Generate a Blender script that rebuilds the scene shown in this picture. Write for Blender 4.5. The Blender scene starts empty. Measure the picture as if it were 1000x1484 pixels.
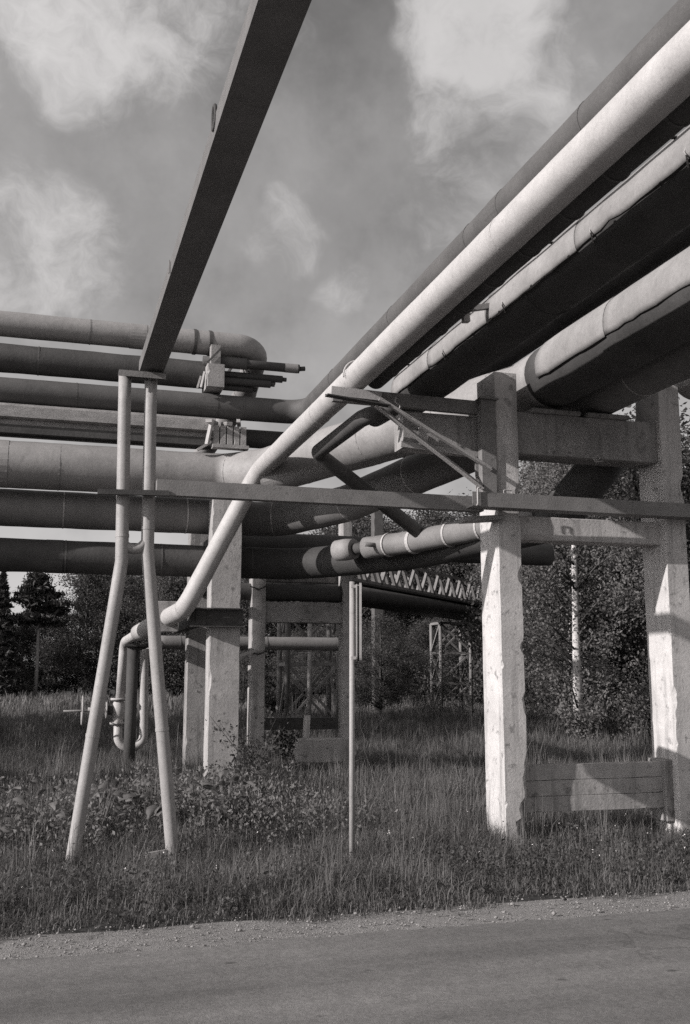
import bpy, bmesh, math, random
import numpy as np
from mathutils import Vector, Matrix, noise

rnd = random.Random(7)
npr = np.random.default_rng(7)
scn = bpy.context.scene
C = scn.collection

# ------------------------------------------------------------------ camera
EYE = Vector((0, 0, 1.6))
PITCH, YAW = math.radians(9.46), math.radians(16.6)
cd = bpy.data.cameras.new('camera')
cd.sensor_fit = 'HORIZONTAL'; cd.sensor_width = 24.0; cd.lens = 35.0
cd.clip_start = 0.05; cd.clip_end = 2000
cam = bpy.data.objects.new('camera', cd); C.objects.link(cam)
cam.location = EYE
cam.rotation_euler = (math.pi / 2 + PITCH, 0, -YAW)
scn.camera = cam
scn.render.resolution_x, scn.render.resolution_y = 690, 1024

# ------------------------------------------------------------------ light
SX, SY, SZ = 1.0, 0.235, -0.425            # the way sunlight travels: from the left, low, a little from behind
sun_dir = Vector((SX, SY, SZ)).normalized()
elev = math.asin(-sun_dir.z)
sl = bpy.data.lights.new('sun', 'SUN'); sl.energy = 5.0; sl.angle = math.radians(0.55); sl.color = (1.0, 0.965, 0.945)
so = bpy.data.objects.new('sun', sl); C.objects.link(so)
so.rotation_euler = sun_dir.to_track_quat('-Z', 'Y').to_euler()

world = bpy.data.worlds.new('World'); scn.world = world; world.use_nodes = True
wt = world.node_tree; wt.nodes.clear()
def wn(t, **kw):
    n = wt.nodes.new(t)
    for k, v in kw.items(): setattr(n, k, v)
    return n
def wmath(op, a, b=None, c=None, clamp=False):
    n = wn('ShaderNodeMath', operation=op); n.use_clamp = clamp
    for i, v in enumerate((a, b, c)):
        if v is None: continue
        if isinstance(v, (int, float)): n.inputs[i].default_value = v
        else: wt.links.new(v, n.inputs[i])
    return n.outputs[0]
def wvec(op, a, b=None):
    n = wn('ShaderNodeVectorMath', operation=op)
    for i, v in enumerate((a, b)):
        if v is None: continue
        if isinstance(v, (tuple, Vector)): n.inputs[i].default_value = tuple(v)
        else: wt.links.new(v, n.inputs[i])
    return n
def wnoise(vec, scale, detail=8, rough=0.55, off=(0, 0, 0)):
    a = wvec('ADD', vec, off).outputs[0]
    n = wn('ShaderNodeTexNoise'); n.inputs['Scale'].default_value = scale
    n.inputs['Detail'].default_value = detail; n.inputs['Roughness'].default_value = rough
    wt.links.new(a, n.inputs['Vector']); return n
def wsmooth(v, lo, hi, a=0.0, b=1.0):
    n = wn('ShaderNodeMapRange', interpolation_type='SMOOTHSTEP')
    n.inputs['From Min'].default_value = lo; n.inputs['From Max'].default_value = hi
    n.inputs['To Min'].default_value = a; n.inputs['To Max'].default_value = b
    wt.links.new(v, n.inputs['Value']); return n.outputs['Result']
tc = wn('ShaderNodeTexCoord')
D = wvec('NORMALIZE', tc.outputs['Generated']).outputs[0]
sky = wn('ShaderNodeTexSky', sky_type='NISHITA'); sky.sun_disc = False
sky.sun_elevation = elev; sky.sun_rotation = math.atan2(-sun_dir.x, -sun_dir.y)
sky.air_density = 1.0; sky.dust_density = 1.2; sky.ozone_density = 1.0
bw = wn('ShaderNodeRGBToBW'); wt.links.new(sky.outputs[0], bw.inputs[0])
base = wmath('MULTIPLY', bw.outputs[0], 1.0)
# warped direction for ragged cloud edges
wob = wnoise(D, 5.0, 4, 0.6, (3.1, 1.7, 0.4))
wv = wvec('SUBTRACT', wob.outputs['Color'], (0.5, 0.5, 0.5)).outputs[0]
ws = wn('ShaderNodeVectorMath', operation='SCALE'); wt.links.new(wv, ws.inputs[0]); ws.inputs['Scale'].default_value = 0.15
DW = wvec('NORMALIZE', wvec('ADD', D, ws.outputs[0]).outputs[0]).outputs[0]
# banks of cloud, each given by its bearing (degrees right of the pipe rack) and height above the horizon
BANKS = [  # bearing, elevation, radius(deg), weight
    (-1.0, 35.2, 5.2, 0.85), (4.5, 36.2, 5.0, 0.78), (9.5, 36.8, 4.0, 0.45), (-1.6, 22.6, 4.2, 0.60), (1.0, 21.2, 2.6, 0.42), (-3.5, 25.5, 3.4, 0.35),
    (25.6, 35.5, 3.8, 1.05), (27.6, 32.6, 2.6, 0.75), (23.8, 31.8, 2.6, 0.62), (29.0, 31.2, 2.6, 0.5), (25.5, 29.0, 3.4, 0.38), (31.5, 29.5, 3.0, 0.30),
    (11.6, 23.9, 1.4, 0.36), (13.0, 24.7, 1.5, 0.52), (14.8, 25.6, 1.2, 0.28), (15.6, 21.6, 1.4, 0.44), (15.0, 20.6, 1.2, 0.26), (22.6, 25.6, 2.2, 0.36), (20.5, 22.5, 2.4, 0.22), (18.5, 19.2, 1.6, 0.18),
    (-30.0, 30.0, 12.0, 0.7), (-60.0, 40.0, 15.0, 0.6), (60.0, 45.0, 13.0, 0.6), (85.0, 30.0, 13.0, 0.6),
    (120.0, 35.0, 15.0, 0.6), (-110.0, 30.0, 15.0, 0.6), (170.0, 40.0, 16.0, 0.6), (40.0, 70.0, 14.0, 0.5), (-100.0, 65.0, 12.0, 0.5)]
acc = None
for b, e, r, w in BANKS:
    b, e = math.radians(b), math.radians(e)
    d = (math.sin(b) * math.cos(e), math.cos(b) * math.cos(e), math.sin(e))
    dot = wvec('DOT_PRODUCT', DW, d).outputs['Value']
    m = wsmooth(dot, math.cos(math.radians(r * 1.55)), math.cos(math.radians(r * 0.1)), 0.0, w)
    acc = m if acc is None else wmath('MAXIMUM', acc, m)
fine = wnoise(DW, 13.0, 9, 0.66, (0.3, 2.2, 5.0)).outputs['Fac']
rag = wmath('MULTIPLY', wmath('SUBTRACT', fine, 0.5), wsmooth(acc, 0.0, 0.40, 0.35, 1.9))
dens = wsmooth(wmath('ADD', acc, rag), 0.14, 1.15, 0.0, 0.70)
veil = wsmooth(wnoise(D, 4.5, 8, 0.62, (7.0, 1.0, 2.0)).outputs['Fac'], 0.34, 0.70, 0.05, 0.28)
dark = wsmooth(wnoise(D, 6.0, 6, 0.6, (1.0, 9.0, 4.0)).outputs['Fac'], 0.42, 0.70, 0.0, 0.32)   # grey undersides
cl = wmath('MINIMUM', wmath('ADD', dens, veil), 1.0)
low = wmath('MULTIPLY', base, wmath('SUBTRACT', 1.0, dark))
CLOUD = 4.7
mixn = wn('ShaderNodeMix', data_type='FLOAT')
wt.links.new(cl, mixn.inputs[0]); wt.links.new(low, mixn.inputs[2]); mixn.inputs[3].default_value = CLOUD
tint = wn('ShaderNodeCombineColor')
for i, k in enumerate((1.0, 0.975, 0.968)):
    wt.links.new(wmath('MULTIPLY', mixn.outputs[0], k), tint.inputs[i])
bg = wn('ShaderNodeBackground'); bg.inputs['Strength'].default_value = 0.15
wt.links.new(tint.outputs[0], bg.inputs['Color'])
wo = wn('ShaderNodeOutputWorld'); wt.links.new(bg.outputs[0], wo.inputs[0])

vs = scn.view_settings
vs.view_transform = 'Standard'; vs.look = 'None'; vs.exposure = 0.0; vs.gamma = 1.0; vs.use_curve_mapping = False
scn.cycles.use_denoising = False
scn.cycles.max_bounces = 2; scn.cycles.diffuse_bounces = 2
scn.cycles.sample_clamp_indirect = 4.0

# ------------------------------------------------------------------ materials
def grey(v): return (v, v * 0.965, v * 0.955, 1)
def mat(name, v, v2=None, scale=6.0, rough=0.8, bump=0.25, bscale=60.0, streak=0.0, spots=0.0, spotv=0.03, stretch=(1, 1, 1), metal=0.0, spec=0.35):
    m = bpy.data.materials.new(name); m.use_nodes = True
    nt = m.node_tree; p = nt.nodes['Principled BSDF']
    p.inputs['Roughness'].default_value = rough; p.inputs['Metallic'].default_value = metal
    p.inputs['Specular IOR Level'].default_value = spec
    geo = nt.nodes.new('ShaderNodeNewGeometry')
    mp = nt.nodes.new('ShaderNodeMapping'); mp.inputs['Scale'].default_value = stretch
    nt.links.new(geo.outputs['Position'], mp.inputs['Vector'])
    def nz(s, det=6, r=0.6, vec=mp.outputs[0]):
        n = nt.nodes.new('ShaderNodeTexNoise'); n.inputs['Scale'].default_value = s
        n.inputs['Detail'].default_value = det; n.inputs['Roughness'].default_value = r
        nt.links.new(vec, n.inputs['Vector']); return n.outputs['Fac']
    def ramp(f, lo, hi, a, b):
        n = nt.nodes.new('ShaderNodeMapRange'); n.inputs['From Min'].default_value = lo; n.inputs['From Max'].default_value = hi
        n.inputs['To Min'].default_value = a; n.inputs['To Max'].default_value = b; nt.links.new(f, n.inputs['Value']); return n.outputs['Result']
    def mixv(f, a, b):
        n = nt.nodes.new('ShaderNodeMix'); n.data_type = 'FLOAT'
        for s, v_ in ((0, f), (2, a), (3, b)):
            if isinstance(v_, (int, float)): n.inputs[s].default_value = v_
            else: nt.links.new(v_, n.inputs[s])
        return n.outputs[0]
    if v2 is None: v2 = v * 0.75
    val = mixv(ramp(nz(scale), 0.3, 0.7, 0, 1), v, v2)
    fine_ = ramp(nz(scale * 11, 4, 0.7), 0.25, 0.75, 0.86, 1.12)
    mm = nt.nodes.new('ShaderNodeMath'); mm.operation = 'MULTIPLY'; nt.links.new(val, mm.inputs[0]); nt.links.new(fine_, mm.inputs[1]); val = mm.outputs[0]
    if streak:
        mp2 = nt.nodes.new('ShaderNodeMapping'); mp2.inputs['Scale'].default_value = (9, 9, 0.7)
        nt.links.new(geo.outputs['Position'], mp2.inputs['Vector'])
        f = ramp(nz(1.0, 5, 0.6, mp2.outputs[0]), 0.52, 0.72, 0, streak); val = mixv(f, val, spotv * 1.6)
    if spots:
        f = ramp(nz(scale * 3.1, 8, 0.7), 0.57, 0.66, 0, spots); val = mixv(f, val, spotv)
    cc = nt.nodes.new('ShaderNodeCombineColor')
    for i, k in enumerate((1.0, 0.965, 0.955)):
        q = nt.nodes.new('ShaderNodeMath'); q.operation = 'MULTIPLY'; nt.links.new(val, q.inputs[0]); q.inputs[1].default_value = k
        nt.links.new(q.outputs[0], cc.inputs[i])
    nt.links.new(cc.outputs[0], p.inputs['Base Color'])
    if bump:
        bp = nt.nodes.new('ShaderNodeBump'); bp.inputs['Strength'].default_value = bump; bp.inputs['Distance'].default_value = 0.02
        nt.links.new(nz(bscale, 6, 0.65), bp.inputs['Height']); nt.links.new(bp.outputs[0], p.inputs['Normal'])
    return m
def leafmat(name, v, v2, trans=0.35, scale=1.3):
    m = mat(name, v, v2, scale=scale, rough=0.55, bump=0, spec=0.3)
    nt = m.node_tree; p = nt.nodes['Principled BSDF']; out = nt.nodes['Material Output']
    tr = nt.nodes.new('ShaderNodeBsdfTranslucent'); mx = nt.nodes.new('ShaderNodeMixShader'); mx.inputs[0].default_value = trans
    nt.links.new(p.inputs['Base Color'].links[0].from_socket, tr.inputs['Color'])
    nt.links.new(p.outputs[0], mx.inputs[1]); nt.links.new(tr.outputs[0], mx.inputs[2]); nt.links.new(mx.outputs[0], out.inputs['Surface'])
    return m
M = {}
M.update({
    'concrete': mat('whitewashed concrete', 0.60, 0.46, 3.0, 0.9, 0.22, 34, streak=0.55, spots=0.65, spotv=0.10),
    'concrete_mid': mat('dulled whitewash', 0.44, 0.30, 3.0, 0.9, 0.25, 34, streak=0.6, spots=0.65, spotv=0.08),
    'concrete_old': mat('weathered concrete', 0.36, 0.22, 2.5, 0.95, 0.35, 34, streak=0.6, spots=0.7, spotv=0.06),
    'white_pipe': mat('white painted pipe', 0.50, 0.40, 5.0, 0.55, 0.10, 30, spots=0.25, spotv=0.2),
    'frame_paint': mat('pale grey paint on steel', 0.35, 0.28, 5.0, 0.55, 0.10, 40, spots=0.35, spotv=0.14),
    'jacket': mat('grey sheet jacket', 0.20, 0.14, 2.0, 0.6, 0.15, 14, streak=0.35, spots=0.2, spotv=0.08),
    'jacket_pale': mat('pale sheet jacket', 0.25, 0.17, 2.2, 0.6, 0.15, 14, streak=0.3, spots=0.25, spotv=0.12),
    'jacket_alu': mat('dull aluminium jacket', 0.33, 0.24, 2.2, 0.6, 0.15, 14, streak=0.3, spots=0.25, spotv=0.12),  # lightest of the sheet jackets
    'galv': mat('galvanised sheet', 0.46, 0.38, 3.0, 0.45, 0.12, 18, spots=0.15, spotv=0.15, metal=0.25),
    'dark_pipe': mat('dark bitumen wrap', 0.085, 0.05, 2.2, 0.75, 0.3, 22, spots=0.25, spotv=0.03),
    'dark_mid': mat('dull grey pipe', 0.115, 0.08, 3.0, 0.7, 0.15, 22, spots=0.3, spotv=0.06),
    'steel': mat('weathered grey steel', 0.24, 0.17, 5.0, 0.6, 0.2, 50, spots=0.5, spotv=0.06),
    'steel_tray': mat('dull painted steel', 0.17, 0.12, 3.0, 0.6, 0.12, 40, spots=0.3, spotv=0.06),
    'steel_pale': mat('pale weathered steel', 0.40, 0.30, 5.0, 0.6, 0.2, 50, spots=0.4, spotv=0.08),
    'steel_dark': mat('rusted dark steel', 0.09, 0.05, 7.0, 0.8, 0.3, 60),
    'wood': mat('grey weathered timber', 0.34, 0.20, 4.0, 0.9, 0.5, 30, spots=0.4, spotv=0.05, stretch=(1, 1, 3)),
    'bark': mat('tree bark', 0.10, 0.05, 8.0, 0.95, 0.8, 20),
    'pine_bark': mat('pine bark', 0.36, 0.20, 6.0, 0.95, 0.8, 16),
    'birch_bark': mat('birch bark', 0.62, 0.45, 5.0, 0.8, 0.3, 20, spots=1.0, spotv=0.03, stretch=(0.6, 0.6, 2.2)),
    'asphalt': mat('worn asphalt', 0.125, 0.092, 0.45, 0.9, 0.6, 160, spots=0.12, spotv=0.05),
    'gravel': mat('gravel shoulder', 0.30, 0.22, 1.3, 0.95, 0.9, 60, spots=0.5, spotv=0.08),
    'stone': mat('gravel stone', 0.34, 0.2, 9.0, 0.95, 0.4, 80),
    'soil': mat('soil and thatch', 0.055, 0.03, 1.2, 0.95, 0.9, 30),
    'grass': leafmat('grass blades', 0.25, 0.09, 0.35, 1.6),
    'straw': leafmat('dry grass stalks', 0.22, 0.15, 0.3, 2.0),
    'petal': mat('white petals', 0.7, 0.6, 9, 0.7, 0),
    'leaf': leafmat('broad leaves', 0.12, 0.055, 0.35, 0.9),
    'leaf_birch': leafmat('birch leaves', 0.24, 0.10, 0.35, 1.2),
    'needles': leafmat('pine needles', 0.055, 0.03, 0.2, 0.7),
    'burdock': leafmat('burdock leaves', 0.22, 0.12, 0.3, 3.0),
})

def asphalt():
    m = mat('worn asphalt', 0.19, 0.155, 0.5, 0.92, 0.35, 120)
    nt = m.node_tree; p = nt.nodes['Principled BSDF']; src = p.inputs['Base Color'].links[0].from_socket
    geo = nt.nodes.new('ShaderNodeNewGeometry')
    def mapping(sc):
        n = nt.nodes.new('ShaderNodeMapping'); n.inputs['Scale'].default_value = sc; nt.links.new(geo.outputs['Position'], n.inputs['Vector']); return n.outputs[0]
    def noise_(v, sc, det=5, ro=.6):
        n = nt.nodes.new('ShaderNodeTexNoise'); n.inputs['Scale'].default_value = sc; n.inputs['Detail'].default_value = det; n.inputs['Roughness'].default_value = ro
        nt.links.new(v, n.inputs['Vector']); return n
    def rng(f, lo, hi, a, b):
        n = nt.nodes.new('ShaderNodeMapRange'); nt.links.new(f, n.inputs['Value'])
        for k, q in zip(('From Min', 'From Max', 'To Min', 'To Max'), (lo, hi, a, b)): n.inputs[k].default_value = q
        return n.outputs['Result']
    def mul(a, b):
        n = nt.nodes.new('ShaderNodeMath'); n.operation = 'MULTIPLY'; nt.links.new(a, n.inputs[0]); nt.links.new(b, n.inputs[1]); return n.outputs[0]
    wear = rng(noise_(mapping((0.16, 1.5, 1)), 1.0, 4).outputs['Fac'], .3, .7, .66, 1.30)      # wheel tracks along the road
    vo = nt.nodes.new('ShaderNodeTexVoronoi'); vo.inputs['Scale'].default_value = 55; nt.links.new(geo.outputs['Position'], vo.inputs['Vector'])
    agg = rng(vo.outputs['Color'], 0, 1, .80, 1.2)                                            # aggregate
    sp = nt.nodes.new('ShaderNodeTexVoronoi'); sp.inputs['Scale'].default_value = 1.9; sp.inputs['Randomness'].default_value = 1.0; nt.links.new(mapping((1, 1.7, 1)), sp.inputs['Vector'])
    pit = rng(sp.outputs['Distance'], .04, .09, .45, 1.0)                                    # tar spots and pits
    wv_ = noise_(geo.outputs['Position'], 2.2, 5)
    ad = nt.nodes.new('ShaderNodeVectorMath'); ad.operation = 'MULTIPLY_ADD'; ad.inputs[1].default_value = (.5, .5, .5)
    nt.links.new(wv_.outputs['Color'], ad.inputs[0]); nt.links.new(geo.outputs['Position'], ad.inputs[2])
    cr = nt.nodes.new('ShaderNodeTexVoronoi'); cr.feature = 'DISTANCE_TO_EDGE'; cr.inputs['Scale'].default_value = .55; nt.links.new(ad.outputs[0], cr.inputs['Vector'])
    crack = rng(cr.outputs['Distance'], .002, .008, 0, 1)
    mask = rng(noise_(geo.outputs['Position'], .8, 3).outputs['Fac'], .50, .58, 1, .78)
    mx = nt.nodes.new('ShaderNodeMath'); mx.operation = 'MAXIMUM'; nt.links.new(crack, mx.inputs[0]); 
    inv = nt.nodes.new('ShaderNodeMath'); inv.operation = 'MULTIPLY'; nt.links.new(mask, inv.inputs[0]); inv.inputs[1].default_value = 1.0
    nt.links.new(inv.outputs[0], mx.inputs[1])
    tot = mul(mul(wear, agg), mul(pit, mx.outputs[0]))
    vm = nt.nodes.new('ShaderNodeVectorMath'); vm.operation = 'SCALE'; nt.links.new(src, vm.inputs[0]); nt.links.new(tot, vm.inputs['Scale'])
    nt.links.new(vm.outputs[0], p.inputs['Base Color'])
    return m
M['asphalt'] = asphalt()

# ------------------------------------------------------------------ helpers
def mesh_obj(name, verts, faces, material, parent=None, smooth=False, loc=None):
    me = bpy.data.meshes.new(name)
    me.from_pydata([tuple(v) for v in verts], [], faces); me.validate()
    me.materials.append(M[material])
    if smooth: me.polygons.foreach_set('use_smooth', [True] * len(me.polygons))
    o = bpy.data.objects.new(name, me); C.objects.link(o)
    if loc is not None: o.location = loc
    if parent is not None: adopt(o, parent)
    return o
def adopt(o, parent):
    o.parent = parent
    o.matrix_parent_inverse = world_of(parent).inverted()
def world_of(o):
    m = Matrix.LocRotScale(o.location, o.rotation_euler, o.scale)
    if o.parent is not None: m = world_of(o.parent) @ o.matrix_parent_inverse @ m
    return m
def tag(o, label, cat, group=None):
    o['label'] = label; o['category'] = cat
    if group: o['group'] = group
    return o
def thing(name, label, cat, loc=(0, 0, 0), group=None):
    o = bpy.data.objects.new(name, None); C.objects.link(o); o.location = loc; o.empty_display_size = 0.2
    return tag(o, label, cat, group)
def kind(o, k): o['kind'] = k; return o

def fillet(pts, br, n=8):
    """round the corners of a polyline; br = bend radius (or list for inner points)"""
    pts = [Vector(p) for p in pts]; out = [pts[0]]
    for i in range(1, len(pts) - 1):
        a, b, c = pts[i - 1], pts[i], pts[i + 1]
        u, v = (a - b).normalized(), (c - b).normalized()
        ang = u.angle(v)
        if ang > 3.08: out.append(b); continue
        r = br[i - 1] if isinstance(br, (list, tuple)) else br
        t = min(r / max(math.tan(ang / 2), 1e-3), 0.48 * (a - b).length, 0.48 * (c - b).length)
        rr = t * math.tan(ang / 2)
        cen = b + (u + v).normalized() * (rr / math.sin(ang / 2))
        p0, p1 = b + u * t, b + v * t
        e0, e1 = p0 - cen, p1 - cen
        tot = e0.angle(e1)
        for k in range(n + 1):
            s = k / n
            w = (e0 * math.sin((1 - s) * tot) + e1 * math.sin(s * tot)) / max(math.sin(tot), 1e-6)
            out.append(cen + w)
    out.append(pts[-1]); return out
def densify(pts, step):
    out = [pts[0]]
    for a, b in zip(pts, pts[1:]):
        L = (b - a).length; n = max(1, int(L / step))
        for k in range(1, n + 1): out.append(a.lerp(b, k / n))
    return out
def sweep(pts, rad, sides=24, wob=0.0, seed=0, cap=True):
    n = len(pts); verts = []; faces = []
    rad = rad if isinstance(rad, (list, tuple)) else [rad] * n
    t0 = (pts[1] - pts[0]).normalized()
    ref = Vector((0, 0, 1)) if abs(t0.z) < 0.9 else Vector((1, 0, 0))
    nrm = (ref - t0 * ref.dot(t0)).normalized()
    for i in range(n):
        t = (pts[min(i + 1, n - 1)] - pts[max(i - 1, 0)]).normalized()
        nrm = (nrm - t * nrm.dot(t)).normalized(); bi = t.cross(nrm)
        for k in range(sides):
            a = 2 * math.pi * k / sides
            d = nrm * math.cos(a) + bi * math.sin(a)
            r = rad[i]
            if wob:
                q = pts[i] * 1.9 + d * 0.9 + Vector((seed * 7.3, seed * 3.1, 0))
                r += wob * (noise.noise(q) + 0.5 * noise.noise(q * 3.1))
            verts.append(pts[i] + d * r)
    for i in range(n - 1):
        for k in range(sides):
            a, b = i * sides + k, i * sides + (k + 1) % sides
            faces.append((a, b, b + sides, a + sides))
    if cap:
        faces.append(tuple(range(sides - 1, -1, -1))); faces.append(tuple((n - 1) * sides + k for k in range(sides)))
    return verts, faces
def tube(name, pts, r, material, parent=None, bend=0.0, sides=20, wob=0.0, step=None, seed=0, n=8):
    p = [Vector(q) for q in pts]
    if bend and len(p) > 2: p = fillet(p, bend, n)
    if step: p = densify(p, step)
    v, f = sweep(p, r, sides, wob, seed)
    o = mesh_obj(name, v, f, material, parent)
    o.data.polygons.foreach_set('use_smooth', [len(q.vertices) == 4 for q in o.data.polygons])
    return o
def ring(name, c, axis, r, material, parent, w=0.03, h=0.006):
    c = Vector(c); ax = Vector(axis).normalized()
    v, f = sweep([c - ax * w / 2, c + ax * w / 2], r + h, 24)
    return mesh_obj(name, v, f, material, parent)
def seams(o, path, r, every, material, start=0.4, jitter=0.15, w=0.022, h=0.005, name='seam_band'):
    """bands round the jacket where its sheets overlap"""
    p = [Vector(q) for q in path]; acc_ = 0; nxt = start
    for a, b in zip(p, p[1:]):
        L = (b - a).length; d = (b - a).normalized()
        while nxt < acc_ + L:
            ring(name, a + d * (nxt - acc_), d, r, material, o, w, h); nxt += every * (1 + rnd.uniform(-jitter, jitter))
        acc_ += L
def box(name, lo, hi, material, parent=None, bev=0.006):
    bm = bmesh.new(); lo, hi = Vector(lo), Vector(hi)
    bmesh.ops.create_cube(bm, size=1.0, matrix=Matrix.Translation((lo + hi) / 2) @ Matrix.Diagonal((*(hi - lo), 1)))
    if bev: bmesh.ops.bevel(bm, geom=list(bm.edges), offset=bev, segments=1, affect='EDGES')
    me = bpy.data.meshes.new(name); bm.to_mesh(me); bm.free(); me.materials.append(M[material])
    o = bpy.data.objects.new(name, me); C.objects.link(o)
    if parent is not None: adopt(o, parent)
    return o
def extrude(name, a, b, prof, material, parent=None, up=(0, 0, 1)):
    """sweep a closed 2D profile (side, up) from a to b"""
    a, b = Vector(a), Vector(b); t = (b - a).normalized(); up = Vector(up)
    up = (up - t * up.dot(t)).normalized(); side = t.cross(up)
    n = len(prof)
    v = [a + side * x + up * y for x, y in prof] + [b + side * x + up * y for x, y in prof]
    f = [(k, (k + 1) % n, n + (k + 1) % n, n + k) for k in range(n)]
    f += [tuple(range(n - 1, -1, -1)), tuple(range(n, 2 * n))]
    o = mesh_obj(name, v, f, material, parent)
    bm = bmesh.new(); bm.from_mesh(o.data); bmesh.ops.recalc_face_normals(bm, faces=bm.faces); bm.to_mesh(o.data); bm.free()
    return o
def rectp(w, h): return [(-w / 2, -h / 2), (w / 2, -h / 2), (w / 2, h / 2), (-w / 2, h / 2)]
def anglep(w, h, t): return [(0, 0), (w, 0), (w, t), (t, t), (t, h), (0, h)]
def chanp(w, h, t): return [(0, 0), (w, 0), (w, t), (t, t), (t, h - t), (w, h - t), (w, h), (0, h)]
def bar(name, a, b, w, h, material, parent=None, up=(0, 0, 1)): return extrude(name, a, b, rectp(w, h), material, parent, up)
def rough(name, lo, hi, axis, material, parent=None, chip=0.02, step=0.09, amp=0.004, bites=(), seed=0):
    """a concrete member: chipped arrises, slightly uneven faces; bites = (t, corner, length, depth)"""
    lo, hi = Vector(lo), Vector(hi); ax = 'xyz'.index(axis); o1, o2 = [(1, 2), (0, 2), (0, 1)][ax]
    L = hi[ax] - lo[ax]; n = max(4, int(L / step)); r = random.Random(seed + 11)
    verts, faces = [], []
    cor = [(lo[o1], lo[o2], 1, 1), (hi[o1], lo[o2], -1, 1), (hi[o1], hi[o2], -1, -1), (lo[o1], hi[o2], 1, -1)]
    for i in range(n + 1):
        t = lo[ax] + L * i / n
        for ci, (u, w, su, sw) in enumerate(cor):
            c = chip * (0.4 + 0.5 * max(0, noise.noise(Vector((t * 4.0, ci * 5.7, seed)))) + (2.2 * r.random() if r.random() < 0.05 else 0))
            for bt, bc, bl, bd in bites:
                if bc == ci and abs(t - bt) < bl: c += bd * (1 - ((t - bt) / bl) ** 2) * (0.7 + 0.6 * r.random())
            pa, pb = (u, w + sw * c), (u + su * c, w)
            if ci % 2: pa, pb = pb, pa
            for q in (pa, pb):
                e = [0, 0, 0]; e[ax] = t + (r.uniform(-.3, .3) * L / n if 0 < i < n else 0)
                e[o1] = q[0] + amp * noise.noise(Vector((t * 2, q[1] * 3, seed + ci))) ; e[o2] = q[1] + amp * noise.noise(Vector((q[0] * 3, t * 2, seed + 9)))
                verts.append(e)
    for i in range(n):
        for k in range(8):
            a, b = i * 8 + k, i * 8 + (k + 1) % 8
            faces.append((a, b, b + 8, a + 8))
    faces += [tuple(range(8)), tuple(n * 8 + k for k in range(7, -1, -1))]
    o = mesh_obj(name, verts, faces, material, parent)
    bm = bmesh.new(); bm.from_mesh(o.data); bmesh.ops.recalc_face_normals(bm, faces=bm.faces); bm.to_mesh(o.data); bm.free()
    return o
def np_mesh(name, V, tris, material, parent=None, nper=3):
    """fast mesh from numpy arrays"""
    me = bpy.data.meshes.new(name); nf = len(tris)
    me.vertices.add(len(V)); me.vertices.foreach_set('co', V.astype(np.float32).ravel())
    me.loops.add(nf * nper); me.loops.foreach_set('vertex_index', tris.astype(np.int32).ravel())
    me.polygons.add(nf); me.polygons.foreach_set('loop_start', np.arange(nf, dtype=np.int32) * nper)
    me.polygons.foreach_set('loop_total', np.full(nf, nper, dtype=np.int32))
    me.update(calc_edges=True); me.materials.append(M[material])
    o = bpy.data.objects.new(name, me); C.objects.link(o)
    if parent is not None: adopt(o, parent)
    return o

# ------------------------------------------------------------------ the setting: ground, road, shoulder
def drop(y): t = min(1.0, max(0.0, (y - 7.3) / 1.8)); return 0.12 * t * t * (3 - 2 * t)
def gz(x, y):            # lie of the land
    return 0.035 * noise.noise(Vector((x * 0.35, y * 0.35, 0))) + 0.02 * noise.noise(Vector((x, y, 3))) - 0.03 - drop(y)
def sheet(name, xs, ys, fz, material):
    v = [(x, y, fz(x, y)) for y in ys for x in xs]; nx = len(xs)
    f = [(j * nx + i, j * nx + i + 1, (j + 1) * nx + i + 1, (j + 1) * nx + i) for j in range(len(ys) - 1) for i in range(nx - 1)]
    return kind(mesh_obj(name, v, f, material, smooth=True), 'structure')
xs = [-900, -300, -100, -40] + [-16 + 0.5 * i for i in range(100)] + [45, 70, 120, 300, 900]
ys = [6.9 + 0.35 * i for i in range(90)] + [40, 45, 52, 60, 75, 95, 120, 200, 400, 900]
sheet('ground', xs, ys, lambda x, y: -0.06 if y < 7 else gz(x, y) * min(1, (y - 6.9) * 2), 'soil')
sheet('ground', [-900, -100, -20, 20, 100, 900], [-900, -100, -20, -2.0], lambda x, y: -0.05, 'soil')
def edge(x): return 6.46 + 0.10 * noise.noise(Vector((x * 0.5, 0, 1))) + 0.05 * noise.noise(Vector((x * 3, 0, 5))) + 0.045 * noise.noise(Vector((x * 9, 0, 2)))
# asphalt with a ragged edge
rx = [-120, -40] + [-14 + 0.08 * i for i in range(400)] + [30, 120]
v = []; f = []
rows = [-1.6, 0, 2, 4, 5, 5.6, 6.0, 1]
for j, yy in enumerate(rows):
    for x in rx:
        y_ = edge(x) if j == len(rows) - 1 else yy
        v.append((x, y_, 0.002 + 0.012 * noise.noise(Vector((x * 0.5, y_ * 0.5, 8)))))
nx = len(rx)
f = [(j * nx + i, j * nx + i + 1, (j + 1) * nx + i + 1, (j + 1) * nx + i) for j in range(len(rows) - 1) for i in range(nx - 1)]
road = kind(mesh_obj('road', v, f, 'asphalt', smooth=True), 'structure')
sheet('road_shoulder', [-120, -40] + [-14 + 0.25 * i for i in range(130)] + [30, 120], [-2.3, -1.4, 5.9, 6.2, 6.5, 6.8, 7.1, 7.5],
      lambda x, y: -0.022 + 0.012 * noise.noise(Vector((x * 1.3, y * 1.3, 4))) - (0.05 if y > 7.3 else 0) - (0.02 if y < 6.1 else 0), 'gravel')
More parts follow.
